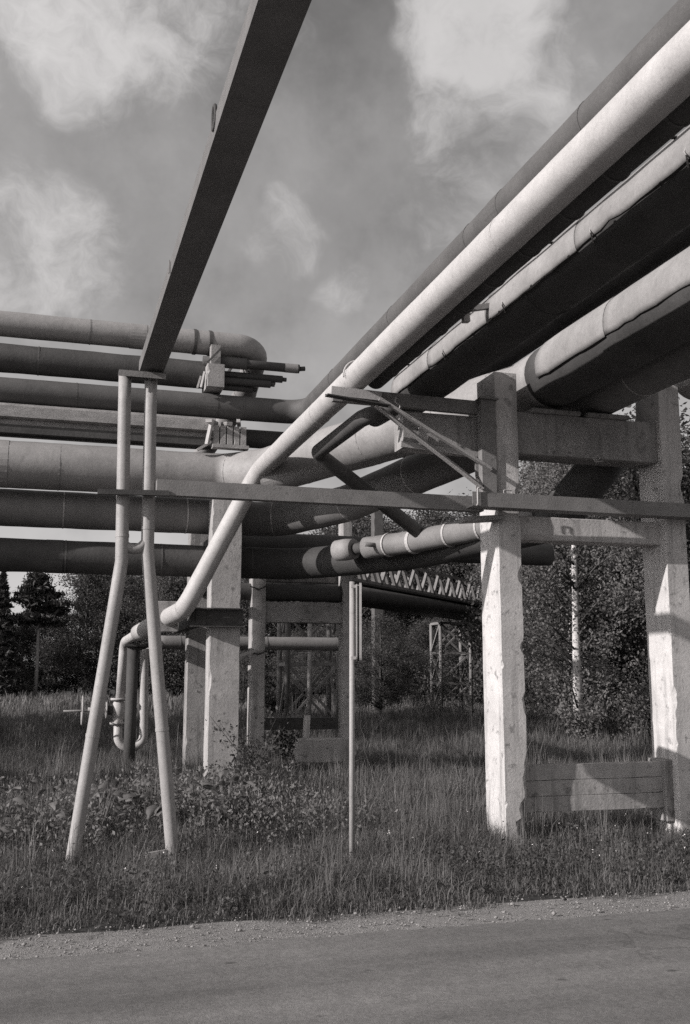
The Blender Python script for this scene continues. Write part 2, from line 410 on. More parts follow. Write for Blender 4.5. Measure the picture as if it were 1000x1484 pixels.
# loose stones on the shoulder and along the tarmac's edge
n = 6000
sx = npr.uniform(-3.5, 8.5, n); syy = 6.3 + np.abs(npr.normal(0.45, 0.38, n)); ss = npr.gamma(1.8, 0.0020, n) + 0.002
octv = np.array([[1, 0, 0], [-1, 0, 0], [0, 1, 0], [0, -1, 0], [0, 0, .7], [0, 0, -.7]])
octf = np.array([[0, 2, 4], [2, 1, 4], [1, 3, 4], [3, 0, 4], [2, 0, 5], [1, 2, 5], [3, 1, 5], [0, 3, 5]])
sc3 = npr.uniform(0.6, 1.4, (n, 6, 1))
V = octv[None] * ss[:, None, None] * sc3
ca, sa = np.cos(npr.uniform(0, 6.28, n)), np.sin(npr.uniform(0, 6.28, n))
Vr = V.copy(); Vr[..., 0] = V[..., 0] * ca[:, None] - V[..., 1] * sa[:, None]; Vr[..., 1] = V[..., 0] * sa[:, None] + V[..., 1] * ca[:, None]
Vr += np.stack([sx, syy, np.full(n, -0.012)], 1)[:, None] ; Vr[..., 2] += ss[:, None] * 0.35
F = (octf[None] + (np.arange(n) * 6)[:, None, None]).reshape(-1, 3)
kind(tag(np_mesh('loose_gravel', Vr.reshape(-1, 3), F, 'stone'), 'loose gravel scattered along the edge of the asphalt', 'gravel'), 'stuff')

# ------------------------------------------------------------------ right pipe rack: concrete portal
px0, px1, py0, py1 = 4.70, 4.97, 9.92, 10.40
por = thing('concrete_portal', 'whitewashed concrete portal with two pillars beside the road carrying the overhead pipes', 'portal frame', (5.9, 10.1, 0))
pl = rough('pillar', (px0, py0, -0.5), (px1, py1, 5.0), 'z', 'concrete', por, 0.012, 0.045, 0.004,
           bites=[(2.72, 1, 0.10, 0.05), (0.55, 1, .3, .05), (1.35, 1, .12, .04), (0.12, 1, 0.26, 0.13), (1.95, 1, .1, .03), (3.62, 1, .12, .05)], seed=1)
tube('cable', [(4.86, 9.926, 2.62), (4.865, 9.926, 2.0), (4.855, 9.926, 1.5), (4.87, 9.926, 1.1)], 0.005, 'steel_pale', pl, sides=6)
for xx in (4.83, 4.88, 4.93):
    tube('reinforcing_bar', [(xx, 9.93 + (xx - 4.8) * 0.35, -0.1), (xx + 0.008, 9.925 + (xx - 4.8) * 0.35, 0.16), (xx, 9.93 + (xx - 4.8) * 0.3, 0.34)], 0.008, 'steel_dark', pl, sides=6)
pr = rough('pillar', (6.80, py0, -0.5), (7.08, py1, 5.15), 'z', 'concrete', por, 0.012, 0.05, 0.004,
           bites=[(3.8, 1, .14, .05), (1.4, 0, .15, .03)], seed=2)
tube('cable', [(6.93, 9.926, 3.1), (6.932, 9.926, 1.9), (6.925, 9.926, 0.9)], 0.006, 'steel_dark', pr, sides=6)
rough('crossbeam', (4.95, 9.99, 4.10), (6.82, 10.34, 4.58), 'x', 'concrete_old', por, 0.015, 0.12, 0.004, seed=3)
rough('crossbeam', (4.95, 10.03, 3.14), (6.82, 10.33, 3.40), 'x', 'concrete', por, 0.02, 0.1, 0.006, bites=[(5.25, 0, .25, .04)], seed=4)
rough('cantilever', (3.66, 10.05, 4.10), (4.72, 10.34, 4.50), 'x', 'concrete_old', por, 0.015, 0.12, 0.004, seed=5)
for a, b in ((5.18, 5.78), (5.88, 6.42)):   # bearing pads under the big pipes
    box('bearing_pad', (a, 9.94, 4.581), (b, 10.36, 4.632), 'concrete_old', por, 0.008)
box('foot_block', (6.70, 10.02, 0.05), (6.803, 10.36, 0.72), 'concrete_old', por, 0.01)

tube('wire_loop', [(5.93, 9.97, 4.10), (5.98, 9.95, 4.07), (6.02, 9.95, 4.11), (5.97, 9.95, 4.13), (5.92, 9.95, 4.09), (5.96, 9.95, 4.05), (6.05, 9.95, 4.07)], 0.005, 'white_pipe', por, 0.015, 5)
# low panel of three boards between the pillars
bp_ = thing('board_panel', 'low weathered concrete panel of three stacked boards spanning between the right-hand pillars', 'panel', (5.9, 10.1, 0.2))
for k in range(3):
    rough('board', (4.975, 10.07 + 0.003 * k, 0.20 + 0.166 * k), (6.795, 10.17 + 0.003 * k, 0.20 + 0.166 * k + 0.162), 'x', 'concrete_mid', bp_, 0.006, 0.1, 0.004, seed=20 + k)

# steel bracket at the pillar's left side
br_ = thing('steel_bracket', 'triangular steel bracket with diagonal braces jutting left from the white roadside pillar', 'bracket', (4.6, 9.95, 3.6))
extrude('post', (4.60, 9.90, 3.58), (4.60, 9.90, 4.66), [(-.085, -.01), (.085, -.01), (.085, .09), (.075, .09), (.075, .0), (-.075, .0), (-.075, .09), (-.085, .09)], 'steel', br_, up=(0, 1, 0))
box('cap_plate', (4.50, 9.86, 4.662), (4.72, 10.02, 4.682), 'steel', br_, 0.003)
extrude('outrigger', (4.52, 9.97, 4.51), (2.84, 9.97, 4.53), chanp(0.07, 0.15, 0.012), 'steel', br_)
bar('tip_plate', (2.81, 9.93, 4.625), (3.36, 9.90, 4.60), 0.016, 0.10, 'steel_pale', br_)
extrude('tip_angle', (2.72, 9.86, 4.53), (3.42, 9.87, 4.47), anglep(0.10, 0.03, 0.012), 'steel_dark', br_)
extrude('brace', (3.28, 9.90, 4.47), (4.50, 9.90, 3.64), anglep(0.07, 0.055, 0.010), 'steel_pale', br_, up=(0.55, 0, 0.83))
extrude('brace', (3.30, 9.84, 4.53), (4.58, 9.84, 3.84), anglep(0.06, 0.05, 0.010), 'steel_pale', br_, up=(0.5, 0, 0.85))
bar('tie', (3.62, 10.02, 4.12), (4.56, 10.02, 4.06), 0.02, 0.06, 'steel_pale', br_)
bar('gusset_plate', (3.86, 9.985, 4.31), (3.86, 9.985, 4.12), 0.09, 0.012, 'white_pipe', br_, up=(0, 1, 0))
bar('side_plate', (4.585, 10.06, 3.58), (4.585, 10.06, 3.98), 0.16, 0.012, 'steel_pale', br_, up=(0, 1, 0))
for xx, h in ((4.10, 5.84), (4.02, 4.70)):
    bar('stanchion', (xx + .14, 10.06, 4.43), (xx + .14, 10.06, h), 0.06, 0.06, 'steel_dark', br_)
# wire lashing
tube('wire_lashing', [(3.52, 9.89, 4.60), (3.50, 9.87, 4.54), (3.56, 9.86, 4.50), (3.53, 9.86, 4.43), (3.58, 9.86, 4.38)], 0.006, 'white_pipe', br_, 0.02, 6)
# hoop of strap over the bright pipe
vv = [Vector((3.13 + 0.168 * math.cos(a), 9.99, 4.835 + 0.168 * math.sin(a))) for a in [math.radians(q) for q in range(10, 200, 12)]]
tube('strap_hoop', vv, 0.009, 'white_pipe', br_, 0, 6)

# ------------------------------------------------------------------ right rack pipes (they run along Y, over the road)
YN = -14.0
def rpipe(name, label, pts, r, material, bend, wob=0.006, every=1.2, band='galv', start=.5, bh=.005):
    p = fillet(pts, bend, 8) if len(pts) > 2 else [Vector(q) for q in pts]
    o = tube(name, p, r, material, None, 0, 28, wob, 0.22, seed=len(C.objects) % 97)
    tag(o, label, 'pipe')
    if every:
        seams(o, p, r, every, band, start, h=bh)
        if r > .18: seams(o, p, r, every * 2.7, material, start + every * .45, .5, .26, .0045, 'lap_sheet')
    return o
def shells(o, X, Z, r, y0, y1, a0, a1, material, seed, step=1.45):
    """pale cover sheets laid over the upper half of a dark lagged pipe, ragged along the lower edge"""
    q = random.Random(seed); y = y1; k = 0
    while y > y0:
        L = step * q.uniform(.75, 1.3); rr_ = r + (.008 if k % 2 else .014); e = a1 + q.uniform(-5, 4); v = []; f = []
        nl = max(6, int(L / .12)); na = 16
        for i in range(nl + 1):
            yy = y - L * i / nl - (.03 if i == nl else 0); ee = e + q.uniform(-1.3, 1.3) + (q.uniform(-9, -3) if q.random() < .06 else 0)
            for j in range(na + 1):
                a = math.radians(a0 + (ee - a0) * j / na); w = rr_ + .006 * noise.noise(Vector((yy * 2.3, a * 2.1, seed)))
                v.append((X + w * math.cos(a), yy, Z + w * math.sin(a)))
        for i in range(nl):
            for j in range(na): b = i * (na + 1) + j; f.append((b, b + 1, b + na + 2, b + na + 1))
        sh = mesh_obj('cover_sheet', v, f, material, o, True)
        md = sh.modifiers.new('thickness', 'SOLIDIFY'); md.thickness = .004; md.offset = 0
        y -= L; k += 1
# R2 bright white pipe: along the rack, then down past the left pillar
R2 = rpipe('white_pipe', 'bright white pipe sweeping from the upper right and bending down past the left pillar',
           [(3.13, YN, 4.835), (3.13, 15.32, 4.835), (2.05, 15.42, 2.66), (1.62, 18.2, 2.42)], 0.145, 'white_pipe', [0.42, 0.28], 0.004, 6.0, 'white_pipe', 3.0, .003)
box('joint_plate', (1.72, 16.25, 2.35), (2.06, 16.30, 2.84), 'concrete_old', R2, 0.01)
# R1 dark pipe running above R2, turning into the left rack
rpipe('dark_pipe', 'dark grey pipe just above the bright white one, turning left into the far rack',
      [(4.10, YN, 6.04), (4.10, 16.0, 6.04), (-3.1, 16.0, 6.04), (-3.1, 16.0, -.5)], 0.2, 'dark_mid', [0.42, 0.5], 0.004, 2.6, 'dark_mid', 1.0)
# dark overhead pipes; the ribbed one is added behind R2 to shade R3
for k, (x, z, r, lb) in enumerate([(3.44, 4.935, 0.12, 'dark ribbed pipe placed right behind the bright white pipe overhead to shade the insulated one'),
                                    (5.62, 5.98, 0.32, 'dark pipe high above the portal, showing between the lit strip and the lit crown')]):
    rpipe('dark_pipe', lb, [(x, YN, z), (x, 10.35 + 2.2 * k, z)], r, 'dark_pipe', 0, 0.003, 0.62 if k == 0 else 0, 'dark_mid', .2, .008)
# R3 insulated pipe with ledge
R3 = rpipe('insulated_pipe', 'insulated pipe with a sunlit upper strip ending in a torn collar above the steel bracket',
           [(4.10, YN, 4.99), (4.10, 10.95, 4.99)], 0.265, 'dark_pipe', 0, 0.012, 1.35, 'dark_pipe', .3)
shells(R3, 4.10, 4.99, 0.267, YN, 10.9, 62, 199, 'jacket_alu', 3, 1.3)
extrude('ledge', (3.78, YN, 5.15), (3.78, 11.0, 5.15), [(-.035, 0), (.05, 0), (.05, .008), (-.027, .008), (-.027, .045), (-.035, .045)], 'white_pipe', R3)
for k in range(9):
    bar('ledge_bracket', (3.80, 10.4 - 1.7 * k, 5.145), (3.96, 10.4 - 1.7 * k, 5.16), 0.03, 0.01, 'steel_dark', R3)
for k in range(7):
    y = 9.4 - 1.5 * k + rnd.uniform(-.3, .3)
    tube('tie_wire', [(3.84, y, 5.02), (3.82, y + .02, 4.96), (3.80, y - .03, 4.91), (3.86, y + .04, 4.87)], 0.007, 'steel_pale', R3, 0, 5)
core = tube('core_pipe', [(4.1, 10.8, 4.95), (4.06, 11.2, 4.92), (3.72, 11.2, 4.70), (3.50, 10.6, 4.60), (3.45, 10.9, 4.61), (3.45, 12.9, 4.64), (5.20, 13.5, 3.66)], 0.10, 'dark_mid', R3, 0.14, 16)
for q in ((3.64, 10.99, 4.665), (3.56, 10.77, 4.63)): ring('clamp_band', q, (-.22, -.6, -.1), 0.102, 'steel_dark', R3, 0.035, 0.006)
# lit stubs of a saddle between the overhead pipes
sd = thing('pipe_saddle', 'small pale saddle with two short stubs wedged between the overhead pipes', 'saddle', (3.5, 8.0, 4.9))
for k in range(2): bar('stub', (3.44 + .13 * k, 8.0 + .1 * k, 4.82), (3.42 + .13 * k, 8.0 + .1 * k, 5.01), 0.06, 0.06, 'white_pipe', sd, up=(0, 1, 0))
bar('rail', (3.30, 8.16, 4.90), (3.98, 8.16, 5.06), 0.05, 0.05, 'steel', sd)
# R4 big pipe <- P5 of the left rack
R4 = rpipe('large_pipe', 'large pipe with lit crown over the portal, running on as the widest left-hand pipe',
      [(5.50, 10.05, 5.045), (5.50, 10.7, 5.045), (3.30, 15.35, 4.87), (2.75, 16.0, 4.87), (-2.2, 16.0, 4.87), (-2.2, 16.0, -.5)], 0.365, 'jacket_alu', [.5, .55, .55, .6], 0.010, 1.55, 'jacket_alu', .5)
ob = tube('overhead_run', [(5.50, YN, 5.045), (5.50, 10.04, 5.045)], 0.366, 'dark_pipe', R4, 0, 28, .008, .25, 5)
shells(ob, 5.50, 5.045, 0.37, YN, 9.75, 60, 197, 'jacket_alu', 8, 1.6)
# R5 <- P6
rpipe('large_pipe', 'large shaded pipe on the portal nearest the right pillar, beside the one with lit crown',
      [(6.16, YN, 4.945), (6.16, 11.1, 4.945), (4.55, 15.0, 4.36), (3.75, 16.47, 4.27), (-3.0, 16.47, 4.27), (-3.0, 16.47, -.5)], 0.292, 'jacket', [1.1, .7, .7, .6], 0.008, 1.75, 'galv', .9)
# further pipe on the right, half outside
rpipe('insulated_pipe', 'pipe outside the right pillar, its sunlit edge showing as a white sliver',
      [(7.55, YN, 5.30), (7.55, 10.3, 5.30)], 0.30, 'white_pipe', 0, 0.006, 2.0, 'galv')

# ------------------------------------------------------------------ overhead tray and the A-frame that carries it
tr = tag(extrude('overhead_trough', (0.925, YN, 4.67), (0.925, 10.05, 4.67), [(-.118, 0), (.118, 0), (.118, .13), (.106, .13), (.106, .012), (-.106, .012), (-.106, .118), (-.095, .118), (-.095, .13), (-.118, .13)], 'steel_tray', None),
         'long straight steel trough crossing overhead from the top edge down to the A-frame', 'trough')
for y in (-7, -1, 7.4):
    bar('side_clip', (0.796, y, 4.68), (0.796, y, 4.78), 0.03, 0.006, 'steel', tr, up=(1, 0, 0))
tube('lifting_ring', [(0.806, 5.35 + .05 * math.cos(a), 4.80 + .075 * math.sin(a)) for a in [math.radians(q) for q in range(-90, 271, 30)]], 0.011, 'steel_dark', tr, 0, 6)
af = thing('a_frame_support', 'pale A-frame of two bent steel tubes standing in the grass at left', 'support frame', (0.8, 9.95, 0))
LG = [[(0.665, 9.95, 4.63), (0.70, 9.95, 2.74), (0.30, 9.95, -0.45)], [(0.925, 9.97, 4.63), (0.945, 9.97, 2.84), (1.322, 10.0, -0.45)]]
for p in LG:
    lg = tube('leg', p, 0.063, 'frame_paint', af, 0.35, 20, 0.0015, 0.3, n=6)
    for a, b, t in ((p[0], p[1], 0.97), (p[1], p[2], .62)):
        a, b = Vector(a), Vector(b); ring('weld_collar', a.lerp(b, t - .1), b - a, 0.063, 'frame_paint', lg, 0.03, 0.004)
tube('tie_tube', [(0.70, 9.955, 2.90), (0.84, 9.96, 2.84), (0.945, 9.97, 2.95)], 0.05, 'frame_paint', af, 0.15, 14)
bar('cap_plate', (0.60, 9.93, 4.625), (1.06, 9.93, 4.625), 0.16, 0.03, 'steel_dark', af)
bar('saddle_angle', (0.60, 9.84, 4.60), (1.06, 9.84, 4.60), 0.012, 0.06, 'steel', af)
bar('shelf_angle', (0.44, 9.86, 3.385), (1.12, 9.86, 3.405), 0.13, 0.018, 'steel_dark', af)
bar('shelf_lip', (0.44, 9.79, 3.385), (1.12, 9.79, 3.405), 0.012, 0.05, 'steel_dark', af)
bar('foot_bar', (1.02, 9.96, -0.03), (1.27, 9.98, 0.0), 0.05, 0.05, 'frame_paint', af)
# horizontal beam and channel trough in front of the pillars
bx = tag(extrude('steel_box_beam', (1.00, 9.86, 3.465), (4.48, 9.86, 3.465), rectp(0.12, 0.155), 'steel', None), 'straight steel beam running level from the A-frame to the roadside pillar', 'beam')
th = tag(extrude('channel_trough', (4.28, 9.74, 3.41), (14.0, 9.74, 3.41), [(-.10, 0), (.10, 0), (.10, .155), (.092, .155), (.092, .008), (-.092, .008), (-.092, .13), (-.075, .13), (-.075, .138), (-.10, .138)], 'steel', None),
         'dark channel trough crossing in front of the two roadside pillars', 'trough')
tube('end_hook', [(4.33, 9.72, 3.42), (4.33, 9.62, 3.42), (4.33, 9.62, 3.60), (4.37, 9.62, 3.61)], 0.009, 'white_pipe', th, 0.02, 8)
tube('clip', [(4.74, 9.84, 3.56), (4.74, 9.84, 3.64), (4.84, 9.84, 3.64), (4.84, 9.84, 3.56)], 0.007, 'steel_pale', th, 0.015, 6)
bar('cradle_board', (4.30, 10.00, 3.31), (4.74, 9.95, 3.345), 0.2, 0.05, 'wood', th)

# ------------------------------------------------------------------ signpost
sp = thing('signpost', 'slim pole holding a road sign seen edge-on, in the grass at centre', 'sign post', (2.79, 9.14, 0))
tube('pole', [(2.79, 9.14, -0.5), (2.795, 9.14, 2.52)], 0.026, 'frame_paint', sp, 0, 14)
ang = math.radians(17.6)             # the plate lies along the line of sight
d = Vector((math.sin(ang), math.cos(ang), 0)); c0 = Vector((2.853, 9.12, 2.12)); s = Vector((d.y, -d.x, 0))
pn = []
for k in range(32):
    a = 2 * math.pi * k / 32
    ca_, sa_ = math.cos(a), math.sin(a)
    pn.append((math.copysign(abs(ca_) ** 0.22, ca_) * 0.32, math.copysign(abs(sa_) ** 0.22, sa_) * 0.37))
def plate(name, off, th_, grow, m_, par):
    vv = [c0 + d * x * grow + Vector((0, 0, y * grow)) + s * (off + o_) for o_ in (-th_ / 2, th_ / 2) for x, y in pn]
    ff = [tuple(range(31, -1, -1)), tuple(range(32, 64))] + [(k, (k + 1) % 32, 32 + (k + 1) % 32, 32 + k) for k in range(32)]
    return mesh_obj(name, vv, ff, m_, par)
pt_ = plate('sign_plate', 0.018, 0.022, 1.0, 'frame_paint', sp)
plate('core', 0.0, 0.02, 0.93, 'steel_dark', pt_)
plate('back_flange', -0.018, 0.014, 0.97, 'frame_paint', pt_)
for z in (2.47, 1.80): bar('clamp', (2.765, 9.08, z), (2.87, 9.07, z), 0.03, 0.028, 'steel_pale', sp)

# ------------------------------------------------------------------ left rack portal (pillars one behind the other)
lp = thing('concrete_portal', 'concrete portal under the left pipes, its front pillar wrapped by a steel collar', 'portal frame', (2.75, 17, 0))
rough('pillar', (2.50, 15.78, -0.5), (2.98, 16.16, 4.47), 'z', 'concrete_mid', lp, 0.02, 0.08, 0.005, bites=[(1.6, 0, .2, .03), (0.3, 1, .2, .05)], seed=31)
rough('pillar', (2.50, 18.25, -0.5), (2.95, 18.6, 5.2), 'z', 'concrete_old', lp, 0.02, 0.1, 0.005, seed=32)
for a in ((2.47, 15.75), ):
    cz0, cz1 = 2.42, 2.72
    bar('collar_channel', (2.18, 15.735, 2.56), (3.01, 15.735, 2.56), 0.035, 0.26, 'steel_dark', lp)
    bar('collar_flange', (2.18, 15.70, 2.70), (3.01, 15.70, 2.70), 0.10, 0.014, 'steel', lp)
    bar('collar_flange', (2.18, 15.70, 2.42), (3.01, 15.70, 2.42), 0.10, 0.014, 'steel', lp)
bar('side_beam', (2.34, 15.7, 2.56), (2.34, 18.7, 2.56), 0.16, 0.24, 'steel_dark', lp)
bar('cross_channel', (2.74, 16.17, 3.18), (2.74, 18.24, 3.18), 0.14, 0.16, 'steel_dark', lp)
bar('cross_channel', (2.74, 16.17, 3.96), (2.74, 18.24, 3.96), 0.14, 0.12, 'steel_dark', lp)
# P7 dark bottom pipe
rpipe('dark_pipe', 'lowest dark wrapped pipe of the left rack, curving on beneath the corner',
      [(-2.1, 16.45, -.5), (-2.1, 16.45, 3.52), (4.1, 16.45, 3.52), (5.45, 14.6, 3.55), (6.05, 11.1, 3.56), (6.62, 10.75, 4.35)], 0.262, 'dark_pipe', [.6, 1.0, 1.0, .3], 0.010, 1.35, 'dark_mid', .6)
# P8 thin lit pipe with bends
P8 = rpipe('elbowed_pipe', 'short pale pipe with mitred joints rising to the roadside pillar from the left',
           [(4.70, 14.62, 3.60), (4.80, 14.47, 3.60), (5.16, 13.75, 3.60), (5.60, 12.3, 3.62), (5.9, 11.2, 3.66)], 0.165, 'jacket_pale', .2, 0.006, 0, 'galv')
for q, w_ in (((4.93, 14.2, 3.60), .03), ((5.16, 13.75, 3.60), .06), ((5.40, 12.96, 3.61), .035), ((5.6, 12.3, 3.62), .03)): ring('joint_collar', q, (.42, -.9, 0), 0.165, 'white_pipe', P8, w_, 0.016)
tube('coupling', [(4.36, 15.08, 3.60), (4.46, 14.94, 3.60), (4.56, 14.80, 3.60)], [0.16, 0.172, 0.16], 'jacket_alu', P8, 0, 18)
tube('spindle', [(4.5, 14.9, 3.60), (4.75, 14.55, 3.60)], 0.09, 'steel_dark', P8, 0, 12)
tube('drain_stub', [(4.82, 14.3, 3.60), (4.54, 14.22, 3.60)], 0.035, 'steel', P8, 0, 12)
# P1 top pipe with the elbow
P1 = rpipe('top_pipe', 'topmost pale pipe of the left rack ending in a rounded elbow against the sky',
           [(-4.4, 16.0, -.5), (-4.4, 16.0, 7.11), (3.26, 16.0, 7.11), (3.26, 17.3, 6.62), (3.26, 30.0, 6.62)], 0.2, 'jacket_alu', [.5, 0.36, .6], 0.004, 3.4, 'jacket_pale', 1.2)
for x in (2.17, 2.42):
    ring('strap', (x, 16.0, 7.11), (1, 0, 0), 0.2, 'steel_dark', P1, 0.05, 0.012)
# P2 dark pipe + bundle of cut ends
rpipe('dark_pipe', 'dark shaded pipe directly beneath the topmost pale pipe', [(-3.8, 16.05, -.5), (-3.8, 16.05, 6.57), (2.62, 16.05, 6.57)], 0.225, 'dark_pipe', .5, 0.008, 1.6, 'dark_mid')
for k, (z, x1, r, y, lb) in enumerate([(6.76, 3.92, .075, 15.86, 'longest of the cut-off dark pipes, pale band near its open end'),
        (6.59, 3.66, .06, 15.98, 'second longest cut-off dark pipe sticking out beneath the pale-banded one'), (6.56, 3.50, .055, 16.12, 'dark cut-off pipe half hidden behind the bundle of pipe ends'),
        (6.46, 3.44, .06, 15.9, 'shorter dark cut-off pipe in the bundle below the elbow'), (6.38, 3.16, .055, 16.0, 'lowest and shortest dark cut-off pipe in the bundle')]):
    o = tag(tube('cut_pipe', [(2.3, y, z), (x1, y, z)], r, 'dark_pipe', None, 0, 16), lb, 'pipe', 'cut pipe ends')
    if k == 0: ring('pale_band', (x1 - .14, y, z), (1, 0, 0), r, 'jacket_pale', o, 0.22, 0.003); tube('open_end', [(x1, y, z), (x1 + .10, y, z + .015)], 0.04, 'steel_dark', o, 0, 12)
    else: tube('open_end', [(x1, y, z), (x1 + .07, y, z)], r * .6, 'steel_dark', o, 0, 12)
o = tag(tube('sleeve', [(2.55, 15.86, 6.76), (3.02, 15.86, 6.76)], .094, 'dark_mid', None, 0, 16), 'grey sleeve around the cut-off pipe beside the support block', 'sleeve')
ub = thing('support_block', 'pale upright support block clamped beneath the topmost left pipe', 'support', (2.45, 15.9, 6.25))
rough('block', (2.34, 15.60, 6.26), (2.62, 16.2, 6.64), 'z', 'concrete_old', ub, 0.02, 0.06, 0.006, seed=41)
rough('upright', (2.40, 15.66, 6.63), (2.56, 15.82, 6.98), 'z', 'wood', ub, 0.01, 0.06, 0.003, seed=42)
bar('side_slat', (2.25, 15.66, 6.24), (2.30, 15.64, 6.50), 0.05, 0.03, 'white_pipe', ub)
bar('side_slat', (2.20, 15.72, 6.24), (2.25, 15.70, 6.44), 0.04, 0.03, 'wood', ub)
bar('strut', (2.34, 15.63, 6.66), (2.56, 15.63, 6.92), 0.02, 0.03, 'steel_dark', ub)
bar('rear_strut', (2.72, 16.5, 6.62), (2.92, 16.4, 6.94), 0.03, 0.04, 'steel_dark', ub)
# P4 tray / timber duct
p4 = tag(extrude('timber_duct', (2.52, 15.98, 5.40), (-2.6, 15.98, 5.40), [(-.10, -.06), (.22, -.06), (.22, .36), (.17, .40), (-.18, .385), (-.21, .34), (-.22, .17), (-.10, .15)], 'wood', None),
         'weathered timber duct running between the dark pipe and the widest pipe of the left rack', 'duct')
bar('duct_shade_strip', (-2.6, 15.96, 5.40), (2.5, 15.96, 5.40), 0.24, 0.13, 'dark_pipe', p4)  # dark colour painted in for the shade under the duct
for k in range(5):
    x = 2.2 - 0.9 * k
    bar('batten', (x, 15.755, 5.585), (x, 15.755, 5.74), 0.05, 0.03, 'steel_dark', p4)
rpipe('dark_pipe', 'dark pipe continuing right from the timber crib behind the white pipe', [(2.5, 16.35, 5.62), (6.4, 16.35, 5.62)], 0.155, 'dark_pipe', 0, 0.004, 0)
cr = thing('timber_crib', 'crib of short timber slats stacked on the widest left pipe', 'crib', (2.65, 15.9, 5.2))
for k in range(5): rough('slat', (2.46 + .11 * k, 15.60, 5.30), (2.55 + .11 * k, 15.66, 5.62), 'z', 'wood', cr, 0.008, 0.06, 0.003, seed=50 + k)
bar('base_board', (2.44, 15.60, 5.27), (3.02, 15.60, 5.27), 0.16, 0.055, 'wood', cr)
bar('top_board', (2.36, 15.50, 5.66), (2.58, 16.2, 5.80), 0.10, 0.05, 'white_pipe', cr)
bar('top_board', (2.70, 15.52, 5.64), (2.72, 16.2, 5.80), 0.09, 0.06, 'wood', cr)
bar('top_board', (2.84, 15.52, 5.70), (2.98, 16.2, 5.80), 0.06, 0.05, 'white_pipe', cr)
bar('side_board', (2.36, 15.62, 5.30), (2.42, 15.58, 5.66), 0.07, 0.05, 'white_pipe', cr)
bar('side_board', (2.22, 15.72, 5.22), (2.44, 15.70, 5.36), 0.06, 0.04, 'wood', cr)
bar('post', (2.75, 16.5, 4.48), (2.75, 16.5, 6.9), 0.16, 0.16, 'steel_dark', cr)

# ------------------------------------------------------------------ portal behind (two slim pillars and a beam)
p3 = thing('concrete_portal', 'slim concrete portal further back with a rough beam between two thin pillars', 'portal frame', (4.5, 18.3, 0))
rough('pillar', (3.63, 18.1, -0.5), (3.88, 18.42, 4.6), 'z', 'concrete_mid', p3, 0.02, 0.09, 0.005, bites=[(1.3, 0, .2, .03)], seed=61)
rough('pillar', (5.36, 18.1, -0.5), (5.54, 18.42, 4.6), 'z', 'concrete_mid', p3, 0.02, 0.09, 0.005, seed=62)
rough('crossbeam', (3.86, 18.16, 2.64), (5.38, 18.40, 3.02), 'x', 'concrete_old', p3, 0.02, 0.1, 0.01, seed=63)
rough('crossbeam', (3.86, 18.5, 3.42), (5.6, 18.7, 3.95), 'x', 'concrete_old', p3, 0.02, 0.1, 0.01, seed=64)
for z in (2.10, 3.28):
    tube('wire_tie', [(3.58, 18.06, z), (3.75, 18.07, z - .05), (3.90, 18.07, z + .02), (3.93, 18.2, z + .06)], 0.012, 'steel_dark', p3, 0.02, 6)
tcu = bpy.data.curves.new('numeral', 'FONT'); tcu.body = '2'; tcu.size = 0.17; tcu.extrude = 0.002
tob = bpy.data.objects.new('numeral', tcu); C.objects.link(tob)
nme = bpy.data.meshes.new_from_object(tob); bpy.data.objects.remove(tob); nme.materials.clear(); nme.materials.append(M['petal'])
num = bpy.data.objects.new('painted_numeral', nme); C.objects.link(num); num.location = (3.75, 18.088, 0.08); num.rotation_euler = (math.pi / 2, 0.06, 0); adopt(num, p3)
bar('clamp_bar', (3.40, 18.05, 2.02), (3.70, 18.06, 2.12), 0.05, 0.05, 'white_pipe', p3)
rpipe('dark_pipe', 'dark pipe lying on the rough beam of the slim rear portal', [(2.9, 18.3, 3.20), (5.5, 18.3, 3.20)], 0.155, 'dark_pipe', 0, 0.006, 0)
sb = tag(rough('fallen_slab', (4.45, 17.85, 0.14), (5.33, 18.08, 0.56), 'x', 'concrete_mid', None, 0.03, 0.08, 0.015, seed=66), 'rough concrete block lying at the foot of the slim rear portal', 'block')
o = tag(bar('bearer_beam', (3.9, 18.9, 0.78), (5.6, 18.9, 0.78), 0.2, 0.22, 'steel_dark'), 'dark bearer low behind the concrete block', 'beam')
o = tag(bar('stub_post', (4.72, 18.35, 0.55), (4.74, 18.35, 0.95), 0.12, 0.10, 'concrete'), 'short pale stub standing on the concrete block', 'post')
# lone column behind; its shade is put into the dark grey colour
o = tag(rough('concrete_column', (15.85, 48.0, -0.2), (16.33, 48.5, 10.1), 'z', 'dark_mid', None, 0.02, 0.3, 0.004, seed=67), 'lone column coloured dark to look shaded, rising behind the signpost', 'column')
# rack carried on behind: dark pipes along Y from the elbow
rpipe('dark_pipe', 'dark pipe behind the collared pillar, passing straight on under the corner', [(2.78, 17.75, 4.02), (9.5, 17.75, 4.02)], .21, 'dark_pipe', 0, 0.006, 1.8, 'dark_mid')

